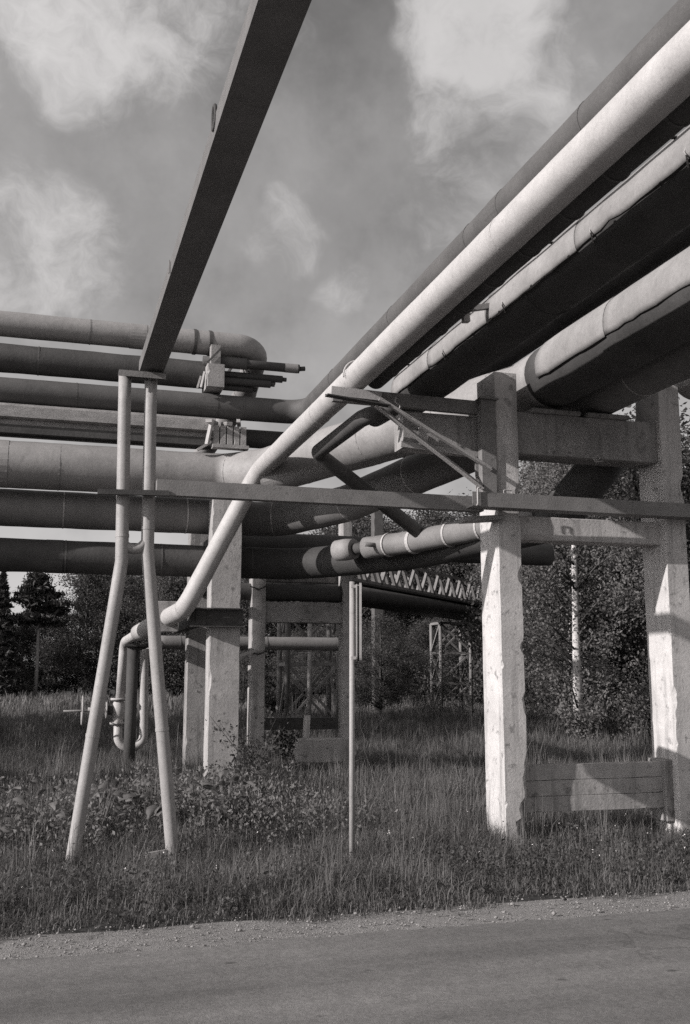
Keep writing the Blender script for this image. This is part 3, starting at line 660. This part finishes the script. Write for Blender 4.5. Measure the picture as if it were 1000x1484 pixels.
# ------------------------------------------------------------------ valve loop by the dark post
vl = thing('valve_loop', 'white U-shaped pipe loop with a flanged valve and handwheel behind the A-frame', 'valve', (1.6, 19.6, 0.3))
UY = 19.6
tube('pipe', [(1.66, 17.9, 2.45), (1.47, UY - .1, 2.30), (1.44, UY, 1.25)], 0.085, 'white_pipe', vl, 0.22, 16)
tube('pipe', [(1.42, UY, 0.85), (1.43, UY, 0.36), (1.90, UY, 0.36), (1.86, UY, 2.12), (2.2, UY + .1, 2.30)], 0.082, 'white_pipe', vl, 0.20, 16)
for z in (1.24, 0.80):
    fl = tube('flange', [(1.42, UY, z - .02), (1.42, UY, z + .02)], 0.155, 'white_pipe', vl, 0, 20)
    for a in range(8):
        q = Vector((1.42 + .125 * math.cos(a * .785), UY + .125 * math.sin(a * .785), z)); tube('bolt', [q - Vector((0, 0, .035)), q + Vector((0, 0, .035))], 0.013, 'steel_dark', fl, 0, 6)
v_, f_ = sweep([Vector((1.42, UY, .80 + .044 * k)) for k in range(11)], [.08, .09, .11, .125, .135, .14, .135, .125, .11, .09, .08], 20)
mesh_obj('valve_body', v_, f_, 'white_pipe', vl, True)
tube('bonnet', [(1.40, UY, 1.02), (1.20, UY - .02, 1.04)], 0.085, 'dark_mid', vl, 0, 14)
tube('bonnet_flange', [(1.215, UY - .02, 1.04), (1.185, UY - .02, 1.04)], 0.15, 'frame_paint', vl, 0, 18)
tube('stem', [(1.20, UY - .02, 1.04), (0.42, UY - .08, 1.03)], 0.018, 'steel', vl, 0, 8)
tube('yoke', [(1.18, UY - .02, 1.04), (0.86, UY - .05, 1.06)], 0.035, 'frame_paint', vl, 0, 10)
hw = tube('handwheel', [(0.76, UY - .06 + .26 * math.cos(a), 1.04 + .26 * math.sin(a)) for a in [math.radians(q) for q in range(0, 361, 20)]], 0.016, 'frame_paint', vl, 0, 8)
for a in range(4):
    tube('spoke', [(0.76, UY - .06, 1.04), (0.76, UY - .06 + .26 * math.cos(a * 1.571), 1.04 + .26 * math.sin(a * 1.571))], 0.012, 'frame_paint', hw, 0, 6)
dp = thing('dark_post', 'dark steel tube post standing in front of the white valve loop', 'post', (1.60, 19.1, 0))
tube('tube', [(1.60, 19.1, -.5), (1.605, 19.1, 2.20)], 0.105, 'dark_pipe', dp, 0, 18)
box('head_plate', (1.44, 18.95, 2.20), (1.98, 19.35, 2.24), 'steel_dark', dp, 0.004)
bar('side_arm', (1.6, 19.1, 2.12), (2.0, 19.2, 2.28), 0.08, 0.08, 'steel_dark', dp)
rpipe('service_pipe', 'thin pale pipe running level behind the pillars from the valve loop', [(2.05, 19.75, 2.31), (5.0, 19.75, 2.31), (5.95, 19.75, 2.31), (5.95, 24, 2.4)], 0.13, 'jacket_pale', .3, 0.003, 1.6, 'jacket')

# ------------------------------------------------------------------ far lattice towers and truss gallery
def lattice(label, c, w, dpt, h, panels, material, hd, r=0.05, group='lattice towers under the far gallery'):
    t = thing('lattice_tower', label, 'tower', (c[0], c[1], 0), group)
    u = Vector((math.sin(hd), math.cos(hd), 0)); s_ = Vector((u.y, -u.x, 0)); c = Vector((c[0], c[1], 0))
    cs = [c + s_ * (a * w / 2) + u * (b * dpt / 2) for a, b in ((-1, -1), (1, -1), (1, 1), (-1, 1))]
    Z = Vector((0, 0, 1))
    for q in cs: tube('leg', [q - Z * .3, q + Z * h], r, material, t, 0, 8)
    for k in range(4):
        a, b = cs[k], cs[(k + 1) % 4]
        for j in range(panels):
            z0, z1 = h * j / panels + .1, h * (j + 1) / panels
            bar('horizontal', a + Z * z1, b + Z * z1, .09, .12, material, t)
            bar('diagonal', a + Z * z0, b + Z * z1, .08, .08, material, t)
            if (j + k) % 2 == 0: bar('diagonal', b + Z * z0, a + Z * z1, .08, .08, material, t)
    return t
HD = math.atan2(9.8, 10.0)
lattice('dark lattice tower seen between the slim rear pillars', (9.35, 36.0), 1.9, 1.3, 4.3, 2, 'steel', 0.0, 0.10)
lattice('pale lattice tower standing in sunlit grass under the far gallery', (19.1, 46.0), 1.55, 1.2, 4.3, 3, 'steel', 0.0, 0.09)
# pale tubes in front of the dark tower
for k, x in enumerate((8.3, 9.12)):
    tag(tube('tube_post', [(x, 35.0, -.3), (x, 35.0, 4.3)], 0.085, 'frame_paint' if k else 'dark_mid', None, 0, 10), ('pale' if k else 'dull grey') + ' tube post before the dark lattice tower', 'post')
gl = thing('truss_gallery', 'far zigzag truss gallery with dark pipes slung beneath it', 'gallery', (14, 41, 4.3))
A, B = Vector((7.8, 34.5, 5.42)), Vector((25.0, 52.0, 5.42)); U = (B - A).normalized(); S = Vector((U.y, -U.x, 0)); L = (B - A).length
for sgn in (-1, 1):
    o_ = S * (0.75 * sgn)
    bar('chord', A + o_, B + o_, .12, .12, 'steel', gl); bar('chord', A + o_ + Vector((0, 0, 1.0)), B + o_ + Vector((0, 0, 1.0)), .10, .10, 'steel', gl)
    nseg = 18
    for k in range(nseg):
        a = A + U * (L * k / nseg) + o_; b = A + U * (L * (k + .5) / nseg) + o_; c = A + U * (L * (k + 1) / nseg) + o_
        h_ = Vector((0, 0, 1.0))
        bar('diagonal', a, b + h_, .12, .13, 'steel', gl); bar('diagonal', b + h_, c, .12, .13, 'steel', gl)
bar('deck', A + Vector((0, 0, -.10)), B + Vector((0, 0, -.10)), 1.7, .08, 'steel_dark', gl, )
bar('ladder', A + U * 11 - S * .8 + Vector((0, 0, .8)), A + U * 13.5 - S * .85 + Vector((0, 0, -.5)), .12, .06, 'steel_pale', gl)
for k, (of, z, r) in enumerate(((-.55, 4.95, .34), (.1, 4.88, .28), (.65, 4.92, .3))):
    tube('slung_pipe', [A + S * of + Vector((0, 0, z - 5.42)), B + S * of + Vector((0, 0, z - 5.42))], r, 'dark_pipe', gl, 0, 16)
for k in range(6):
    q = A + U * (9 + 2.4 * k) - S * .9; bar('hanger', q + Vector((0, 0, -.62)), q + S * 1.8 + Vector((0, 0, -.62)), .10, .10, 'steel_pale' if k % 2 else 'steel_dark', gl)

# ------------------------------------------------------------------ vegetation
def quads_at(P, size, aspect=1.0, r=npr, flat=0.0, fold=True):
    """random little leaves at the points P, each two triangles with a fold"""
    n = len(P)
    a = r.normal(size=(n, 3)); 
    if flat: a[:, 2] *= (1 - flat)
    a /= np.linalg.norm(a, axis=1)[:, None] + 1e-9
    b = r.normal(size=(n, 3)); b -= a * (a * b).sum(1)[:, None]; b /= np.linalg.norm(b, axis=1)[:, None] + 1e-9
    c = np.cross(a, b)
    s = size * r.uniform(0.6, 1.35, (n, 1))
    V = np.stack([P - a * s * aspect, P + b * s * 0.55 + c * s * .12, P + a * s * aspect, P - b * s * 0.55 + c * s * .12], 1).reshape(-1, 3)
    i = np.arange(n)[:, None] * 4
    T = np.concatenate([i + np.array([0, 1, 2]), i + np.array([0, 2, 3])], 0)
    return V, T
def crown_points(rs, n, clumps, rx, ry, z0, z1, shape, sig):
    cz = rs.uniform(0, 1, clumps); ang_ = rs.uniform(0, 6.283, clumps)
    rad = shape(cz) * np.sqrt(rs.uniform(0.08, 1.0, clumps))
    cc = np.stack([rx * rad * np.cos(ang_), ry * rad * np.sin(ang_), z0 + (z1 - z0) * cz], 1)
    which = rs.integers(0, clumps, n); sg = sig * rs.uniform(.5, 1.3, clumps)
    P = cc[which] + rs.normal(size=(n, 3)) * sg[which][:, None] * np.array([1, 1, .7])
    return P, cc
def multi_tube(specs, sides=7):
    V, Fc = [], []
    for pts, rad in specs:
        v, f = sweep([Vector(p) for p in pts], rad, sides); o = len(V); V += v; Fc += [tuple(i + o for i in q) for q in f]
    return V, Fc
def tree_mesh(kind_, seed):
    """-> trunk mesh, crown mesh (about 10 m tall, base at the origin)"""
    rs = np.random.default_rng(seed); rr = random.Random(seed)
    H = 10.0; lean = rr.uniform(-.35, .35), rr.uniform(-.35, .35)
    if kind_ == 'pine':
        P, cc = [], []
        for k in range(34):
            t = 0.60 + 0.40 * (k / 33); z = H * t; rad = 2.1 * math.sin(min(1, (1.03 - t) / .36) * 1.7) * rr.uniform(.5, 1.1) + .1
            a = rr.uniform(0, 6.283); cc.append((rad * math.cos(a), rad * math.sin(a), z + rr.uniform(.0, .3)))
        cc = np.array(cc)
        w = rs.integers(0, len(cc), 9000); out = rs.uniform(0.25, 1.05, (9000, 1))
        P = np.concatenate([cc[w][:, :2] * out, cc[w][:, 2:] - (1 - out) * .15], 1) + rs.normal(size=(9000, 3)) * np.array([.30, .30, .14])
        V, T = quads_at(P, 0.115, 2.2, rs); leafm, barkm, bs = 'needles', 'pine_bark', .95
        tr_ = [([(0, 0, -.3), (.05, .03, 3), (-.03, 0, 6.5), (0, 0, H)], [.17, .14, .10, .02])]
        tr_ += [([(0, 0, c[2] - .5), (c[0] * .5, c[1] * .5, c[2] - .15), tuple(c)], [.045, .03, .012]) for c in cc[::2]]
    elif kind_ == 'spruce':
        n = 10000; t = rs.uniform(0, 1, n) ** 1.2; a = rs.integers(0, 90, n) * 0.83 + rs.normal(size=n) * .09
        lay = np.round(t * 22) / 22; R_ = (1 - lay) * (2.0 + .9 * np.sin(lay * 57 + a * 3)) + .06; q = np.sqrt(rs.uniform(.05, 1, n))
        P = np.stack([R_ * q * np.cos(a), R_ * q * np.sin(a), .9 + lay * (H - .8) - q * R_ * .42 + rs.normal(size=n) * .07], 1)
        V, T = quads_at(P, 0.12, 2.0, rs); leafm, barkm = 'needles', 'bark'
        tr_ = [([(0, 0, -.3), (0, 0, 5), (0, 0, H)], [.16, .1, .015])]
    elif kind_ == 'birch':
        P, cc = crown_points(rs, 26000, 95, 2.5, 2.5, 1.3, H, lambda z: np.sin(np.clip(.18 + z * .84, 0, 1) * 3.14) ** .7, .42)
        P[:, 2] -= np.abs(rs.normal(size=len(P))) * .35
        V, T = quads_at(P, 0.046, 1.0, rs); leafm, barkm = 'leaf_birch', 'birch_bark'
        tr_ = [([(0, 0, -.3), (lean[0] * .4, lean[1] * .4, 2.5), (lean[0], lean[1], 6), (lean[0] * .8, lean[1] * .8, H * .97)], [.16, .12, .07, .015])]
        tr_ += [([(lean[0] * .6, lean[1] * .6, c[2] - 1.0), (c[0] * .55, c[1] * .55, c[2] - .3), tuple(c)], [.035, .022, .008]) for c in cc[::2]]
    else:   # broad dense tree
        P, cc = crown_points(rs, 24000, 80, 3.0, 3.0, 0.9, H, lambda z: np.sin(np.clip(.22 + z * .78, 0, 1) * 3.14) ** .6, .55)
        V, T = quads_at(P, 0.074, 1.0, rs); leafm, barkm = 'leaf', 'bark'
        tr_ = [([(0, 0, -.3), (lean[0] * .4, lean[1] * .4, 3), (lean[0], lean[1], 7), (lean[0], lean[1], H * .94)], [.2, .15, .08, .02])]
        tr_ += [([(lean[0] * .6, lean[1] * .6, max(.8, c[2] - 1.3)), (c[0] * .5, c[1] * .5, c[2] - .4), tuple(c)], [.05, .03, .01]) for c in cc[::2]]
    tv, tf = multi_tube(tr_)
    a = mesh_obj('trunk', tv, tf, barkm, None, True)
    if kind_ == 'birch':
        a.data.materials.append(M['bark']); n0 = (len(tr_[0][0]) - 1) * 7 + 2
        a.data.polygons.foreach_set('material_index', [0 if q < n0 else 1 for q in range(len(a.data.polygons))])
    b = np_mesh('crown', V, T, leafm)
    return a, b
PROTO = {}
for kd, seeds in (('pine', (1, 2)), ('spruce', (3,)), ('birch', (4, 5, 6)), ('broad', (7, 8, 9))):
    PROTO[kd] = []
    for s_ in seeds:
        a, b = tree_mesh(kd, s_); PROTO[kd].append((a.data, b.data))
        bpy.data.objects.remove(a); bpy.data.objects.remove(b)
TN = {'pine': 'pine_tree', 'spruce': 'spruce_tree', 'birch': 'birch_tree', 'broad': 'broadleaf_tree'}
def tree(kd, x, y, h, label, wide=1.0, group=None, i=0, rz=None):
    ms = PROTO[kd][i % len(PROTO[kd])]
    t = thing(TN[kd], label, 'tree', (x, y, -0.12), group)
    t.rotation_euler = (0, 0, rnd.uniform(0, 6.28) if rz is None else rz); t.scale = (h / 10 * wide, h / 10 * wide, h / 10)
    for nm, me in zip(('trunk', 'crown'), ms):
        o = bpy.data.objects.new(nm, me); C.objects.link(o); o.parent = t
    return t
# left edge of the wood
tree('pine', -0.45, 97, 11.2, 'tall pine with a bare pale trunk at the left, clear of the wood', 1.05, i=0)
tree('spruce', -3.7, 96, 11.4, 'dark spruce cut by the left picture edge', 1.0)
GW = 'trees in the wood behind the field'
LBL = {'broad': 'dense leafy tree in the shaded wood behind the field', 'pine': 'pine among the leafy trees of the wood behind the field', 'spruce': 'dark spruce among the leafy trees of the wood behind the field', 'birch': 'birch among the trees of the wood behind the field'}
k = 0
for row, (yy, h0) in enumerate(((100, 12.6), (108, 13.4), (117, 13.8))):
    x = 4.2 + row * 1.0
    while x < 62:
        kd = ['broad', 'broad', 'birch', 'broad', 'spruce', 'broad', 'pine'][k % 7]
        y_ = yy - (x - 3) * .32 + rnd.uniform(-2.5, 2.5)
        tree(kd, x, y_, h0 * rnd.uniform(.86, 1.04) * (1 + .42 * min(1, max(0, (x - 20) / 10))), LBL[kd], 1.15 if kd == 'broad' else 1.0, GW, k)
        x += rnd.uniform(2.4, 3.6); k += 1
for x, y_ in ((-10, 104), (-8.5, 108), (-14, 100), (0.9, 109), (-1.9, 110)):
    tree('broad', x, y_, 7.4 if x > -2 else 11, LBL['broad'], 1.1, GW, k); k += 1
for x in (-6.2, -4.0, -1.2, 1.6, 3.6):
    tree('broad', x, 113 + rnd.uniform(-2, 2), 8.2, LBL['broad'], 1.3, GW, k); k += 1
# low thicket in front of the wood, centre
for x, y_, h in ((24, 70, 5.4), (20.5, 72, 5.0), (27, 66, 6.2), (29.5, 64, 6.4), (23, 58, 3.4), (20.8, 60, 5.2), (24.4, 63, 5.4), (18.2, 58, 4.8), (15.2, 56, 4.4), (16.5, 66, 4.8), (13.5, 70, 4.6)):
    tree('broad', x, y_, h, 'low leafy thicket tree beyond the far gallery', 1.15, 'thicket beyond the far gallery', k); k += 1
tree('broad', 15.2, 45.2, 4.5, 'rounded dark bush hiding the foot of the lone column', 1.1, i=1)
# birches behind the right-hand portal
tree('birch', 14.3, 25.4, 9.5, 'birch with a white trunk standing behind the low board panel', 1.05, i=0)
tree('birch', 16.4, 29.5, 10.5, 'second birch behind the portal with its white bark lit mid-trunk', 1.1, i=1)
GB = 'leafy trees behind the portal'
for x, y_, h, kd in ((17.5, 27, 9.5, 'broad'), (19.5, 34, 11, 'birch'), (20.5, 30, 10.5, 'broad'), (22, 38, 11, 'broad'), (22.5, 36, 11.5, 'birch'), (24.5, 31, 11, 'broad'), (26, 40, 12, 'broad'),
                     (21.5, 25, 9, 'birch'), (23.5, 43, 12, 'broad'), (29, 38, 12, 'broad'), (24.5, 46, 9, 'broad'), (26, 27, 10, 'broad'), (30, 46, 12, 'broad'), (26, 52, 9, 'broad')):
    tree(kd, x, y_, h, {'broad': 'dark leafy tree in the thick growth behind the portal', 'birch': 'birch among the leafy growth behind the portal'}[kd], 1.1, GB, k); k += 1
# trees out of frame at the left whose long shadows lie across the field
for x, y_, h in ((-9.5, 22.5, 13), (-12, 26, 14), (-9.5, 30, 13), (-14, 33, 14), (-12, 37, 13)):
    tree('broad', x, y_, h, 'leafy tree left of the view shading the field', 0.95, 'trees left of the view', k); k += 1

# ---- grass
def hfield(x, y): return np.array([noise.noise(Vector((a * .55, b * .55, 2.0))) for a, b in zip(x, y)])
def blades(n, x0, x1, y0, y1, h0, h1, w, seed, edge_y=None, keep=None, lean=0.45):
    r = np.random.default_rng(seed)
    x = r.uniform(x0, x1, n); y = r.uniform(y0, y1, n)
    # draw blades together into tussocks
    q = r.integers(0, max(8, n // 48), n); tx = r.uniform(x0, x1, n); ty = r.uniform(y0, y1, n); tm = r.uniform(size=n) < .72
    sp_ = 0.075 * (1 + (y0 - 7) * .05)
    x = np.where(tm, tx[q] + r.normal(size=n) * sp_, x); y = np.where(tm, ty[q] + r.normal(size=n) * sp_, y)
    hf = hfield(x, y); h = r.uniform(h0, h1, n) * (1 + .8 * hf) * np.where(tm, (.75 + .75 * r.uniform(size=n)[q]), .7)
    if edge_y is not None:
        e = (y - edge_y - .12 * np.sin(x * 2.1) - .10 * np.sin(x * 5.3 + 1)) / .9
        ok = e > r.uniform(-.05, .35, n) * .6; h *= np.clip(.25 + e * .75, .2, 1)
    else: ok = np.ones(n, bool)
    # bare under the pillars
    for (a0, a1, b0, b1) in ((4.68, 5.0, 9.9, 10.42), (6.78, 7.1, 9.9, 10.42), (2.48, 3.0, 15.76, 16.2), (4.95, 6.8, 10.05, 10.16)):
        ok &= ~((x > a0) & (x < a1) & (y > b0) & (y < b1))
    ok &= ~((x > 4.62) & (x < 5.15) & (y > 9.35) & (y < 9.95) & (r.uniform(size=n) < .7))
    if keep is not None: ok &= keep(x, y, r)
    x, y, h = x[ok], y[ok], h[ok]; n = len(x)
    a = r.uniform(0, 6.283, n); b = a + r.normal(size=n) * .5 + 1.57
    l = h * np.abs(r.normal(0, lean, n)).clip(0, 1.7)
    dx, dy = np.cos(a), np.sin(a); wx, wy = np.cos(b) * w * .5, np.sin(b) * w * .5
    tt = np.clip((y - 7.3) / 1.8, 0, 1); z = -0.03 - .12 * tt * tt * (3 - 2 * tt)
    g = r.uniform(.75, 1.3, n); wx, wy = wx * g, wy * g
    V = np.empty((n, 5, 3))
    V[:, 0] = np.stack([x - wx, y - wy, z - .03], 1); V[:, 1] = np.stack([x + wx, y + wy, z - .03], 1)
    V[:, 2] = np.stack([x - wx * .75 + dx * l * .35, y - wy * .75 + dy * l * .35, z + h * .6], 1); V[:, 3] = np.stack([x + wx * .75 + dx * l * .35, y + wy * .75 + dy * l * .35, z + h * .6], 1)
    V[:, 4] = np.stack([x + dx * l, y + dy * l, z + h * np.maximum(.12, 1 - .25 * (l / np.maximum(h, .01)) ** 2)], 1)
    i = np.arange(n)[:, None] * 5
    T = np.concatenate([i + np.array([0, 1, 3]), i + np.array([0, 3, 2]), i + np.array([2, 3, 4])], 0)
    return V.reshape(-1, 3), T
def inview(x, y, r): return (x > y * -0.10 - 1.5) & (x < y * 0.80 + 3.0)
parts = [blades(230000, -2.5, 10.5, 6.95, 12.5, .05, .24, .0058, 1, 6.98, inview, 1.05),
         blades(150000, -3.5, 14, 12.5, 24, .12, .36, .010, 2, None, inview, .95),
         blades(85000, -6, 40, 24, 52, .22, .50, .030, 3, None, inview, .6),
         blades(42000, -12, 70, 52, 105, .30, .65, .080, 4, None, inview, .5)]
V = []; T = []; o0 = 0
for a, b in parts: V.append(a); T.append(b + o0); o0 += len(a)
kind(tag(np_mesh('meadow_grass', np.concatenate(V), np.concatenate(T), 'grass'), 'long uneven meadow grass covering the verge and field', 'grass'), 'stuff')
pa = [blades(6500, -2.5, 10.5, 7.45, 13, .22, .55, .0042, 11, None, inview, .35), blades(7000, -3.5, 15, 13, 26, .35, .62, .007, 12, None, inview, .35), blades(5000, -6, 40, 26, 60, .5, .85, .022, 13, None, inview, .3)]
V = []; T = []; o0 = 0
for a, b in pa: V.append(a); T.append(b + o0); o0 += len(a)
kind(tag(np_mesh('dry_stalks', np.concatenate(V), np.concatenate(T), 'straw'), 'pale dry grass stalks rising above the green', 'grass'), 'stuff')
# clover-like low leaves and tiny white flowers
nc = 420; cxy = np.stack([npr.uniform(-2, 10, nc), 7.15 + npr.gamma(2, .8, nc)], 1); ch = npr.uniform(.06, .34, nc) * np.clip((cxy[:, 1] - 6.9) / 1.2, .3, 1); cw = npr.uniform(.05, .22, nc)
n = 34000; q = npr.integers(0, nc, n); u = npr.uniform(.1, 1, n)
P = np.stack([cxy[q, 0] + npr.normal(size=n) * cw[q], cxy[q, 1] + npr.normal(size=n) * cw[q], ch[q] * u - .12 * np.clip((cxy[q, 1] - 7.4) / 1.6, 0, 1)], 1)
V, T = quads_at(P, .016, 1.0, npr, -.6); kind(tag(np_mesh('verge_weeds', V, T, 'leaf'), 'small low weeds among the verge grass', 'weeds'), 'stuff')
n = 110; P = np.stack([npr.uniform(-2, 10, n), 7.2 + npr.gamma(2, .8, n), npr.uniform(.08, .3, n)], 1); P = np.repeat(P, 3, 0) + npr.normal(size=(n * 3, 3)) * .006
V, T = quads_at(P, .007, 1.0, npr); kind(tag(np_mesh('small_flowers', V, T, 'petal'), 'tiny white flower heads dotted in the verge', 'flowers'), 'stuff')

nc = 150; cxy = np.stack([npr.uniform(-1.2, 3.6, nc), npr.uniform(10.3, 15.2, nc)], 1); ch = npr.uniform(.2, .6, nc); cw = npr.uniform(.06, .2, nc)
n = 16000; q = npr.integers(0, nc, n); u = npr.uniform(.15, 1, n)
P = np.stack([cxy[q, 0] + npr.normal(size=n) * cw[q] * (.4 + u), cxy[q, 1] + npr.normal(size=n) * cw[q] * (.4 + u), ch[q] * u - .12], 1)
V, T = quads_at(P, .026, 1.0, npr, -.6); kind(tag(np_mesh('nettle_weeds', V, T, 'burdock'), 'leafy weeds crowding round the A-frame and the collared pillar', 'weeds'), 'stuff')
# ---- burdock clumps, each leaf its own part
def leaf_mesh(seed):
    r = random.Random(seed); v = []; f = []; n = 6
    for i in range(n + 1):
        t = i / n; w = .5 * (math.sin(math.pi * min(1, (.12 + t * .9))) ** .7) * (1 - .25 * t) if i < n else .01
        z = .10 * math.sin(t * 2.6) - .22 * t * t
        for s_ in (-1, -.5, 0, .5, 1):
            v.append((s_ * w * .75, t - .12 * abs(s_) * (1 - t), z - .10 * abs(s_) ** 2 * (.6 + t) + r.uniform(-.025, .025) + (.03 if s_ == 0 else 0)))
    for i in range(n):
        for k_ in range(4): a = i * 5 + k_; f.append((a, a + 1, a + 6, a + 5))
    me = bpy.data.meshes.new('leaf'); me.from_pydata(v, [], f); me.materials.append(M['burdock']); me.polygons.foreach_set('use_smooth', [True] * len(f))
    return me
LM = [leaf_mesh(s_) for s_ in range(4)]
BL = ['nearest the left picture edge', 'left of the A-frame, tallest of the clumps', 'behind the left foot of the A-frame', 'between the A-frame feet, left one', 'between the A-frame feet, right one',
      'just right of the right A-frame foot', 'before the collared pillar, right of the A-frame', 'under the valve loop', 'far left behind the other clumps', 'in front of the collared pillar foot']
BP = [(-.35, 10.9), (0.1, 11.4), (0.62, 11.2), (0.75, 12.2), (1.25, 11.9), (1.65, 11.6), (2.15, 12.2), (1.55, 13.6), (-.35, 12.8), (2.55, 13.6)]
for (x, y), lb in zip(BP, BL):
    t = thing('burdock_plant', 'broad-leaved burdock clump ' + lb, 'plant', (x, y, -.14), 'burdock clumps')
    for q in range(rnd.randint(20, 27)):
        a = rnd.uniform(0, 6.283); h = rnd.uniform(.12, .62); L_ = rnd.uniform(.08, .20); rr_ = rnd.uniform(.04, .34)
        o = bpy.data.objects.new('leaf', LM[q % 4]); C.objects.link(o); o.parent = t
        o.location = (rr_ * math.cos(a), rr_ * math.sin(a), h); o.rotation_euler = (rnd.uniform(-.7, .45), rnd.uniform(-.4, .4), a - 1.57 + rnd.uniform(-.6, .6)); o.scale = (L_, L_, L_)
    st = [([(0, 0, 0), (rnd.uniform(-.2, .2), rnd.uniform(-.2, .2), rnd.uniform(.3, .6))], [.012, .005]) for _ in range(6)]
    tv, tf = multi_tube(st, 5); o = mesh_obj('stem', tv, tf, 'straw'); o.parent = t
# ---- shrubs: twigs with sparse leaves
def shrub(x, y, h, label, n=500, ls=.03, leafm='leaf', spread=.5, stems=7, group=None):
    t = thing('shrub', label, 'shrub', (x, y, -.12), group); sp_ = []; P = []
    for q in range(stems):
        a = rnd.uniform(0, 6.283); L_ = h * rnd.uniform(.6, 1.05); tip = (math.cos(a) * spread * L_, math.sin(a) * spread * L_, L_)
        mid = (tip[0] * .35, tip[1] * .35, L_ * .6); sp_.append(([(0, 0, -.05), mid, tip], [.010, .007, .003]))
        for _ in range(n // stems):
            u = rnd.uniform(.25, 1); P.append([tip[0] * u * u + rnd.gauss(0, .09 * h), tip[1] * u * u + rnd.gauss(0, .09 * h), L_ * u + rnd.gauss(0, .06 * h)])
    tv, tf = multi_tube(sp_, 5); o = mesh_obj('stems', tv, tf, 'bark'); o.parent = t
    V, T = quads_at(np.array(P), ls, 1.0); o = np_mesh('foliage', V, T, leafm); o.parent = t
    return t
shrub(2.95, 14.6, 1.15, 'sparse twiggy shrub before the collared pillar', 420, .032)
shrub(3.25, 16.6, 0.95, 'leafy shrub between the collared pillar and the slim rear pillar', 700, .034)
shrub(4.6, 19.6, 1.2, 'shrub behind the concrete block', 900, .04)
for q, (x, y, h) in enumerate(((13.3, 23.5, 1.3), (15.2, 24.0, 1.7), (16.6, 24.8, 1.6), (14.6, 26.4, 2.0), (17.9, 26.0, 1.9), (18.5, 23.2, 1.5))):
    shrub(x, y, h, 'leafy undergrowth bush below the birches behind the portal', 1500, .05, 'leaf_birch', .55, 9, 'bushes below the birches')
for q, (x, y, h) in enumerate(((24, 54, 2.6), (26.5, 52, 2.4), (22, 57, 3.0), (9.5, 42, 1.6), (11, 44, 1.7), (30, 56, 3), (17, 60, 3))):
    shrub(x, y, h, 'scrubby bush in the field below the far gallery', 1300, .09, 'leaf', .6, 9, 'scrub below the far gallery')
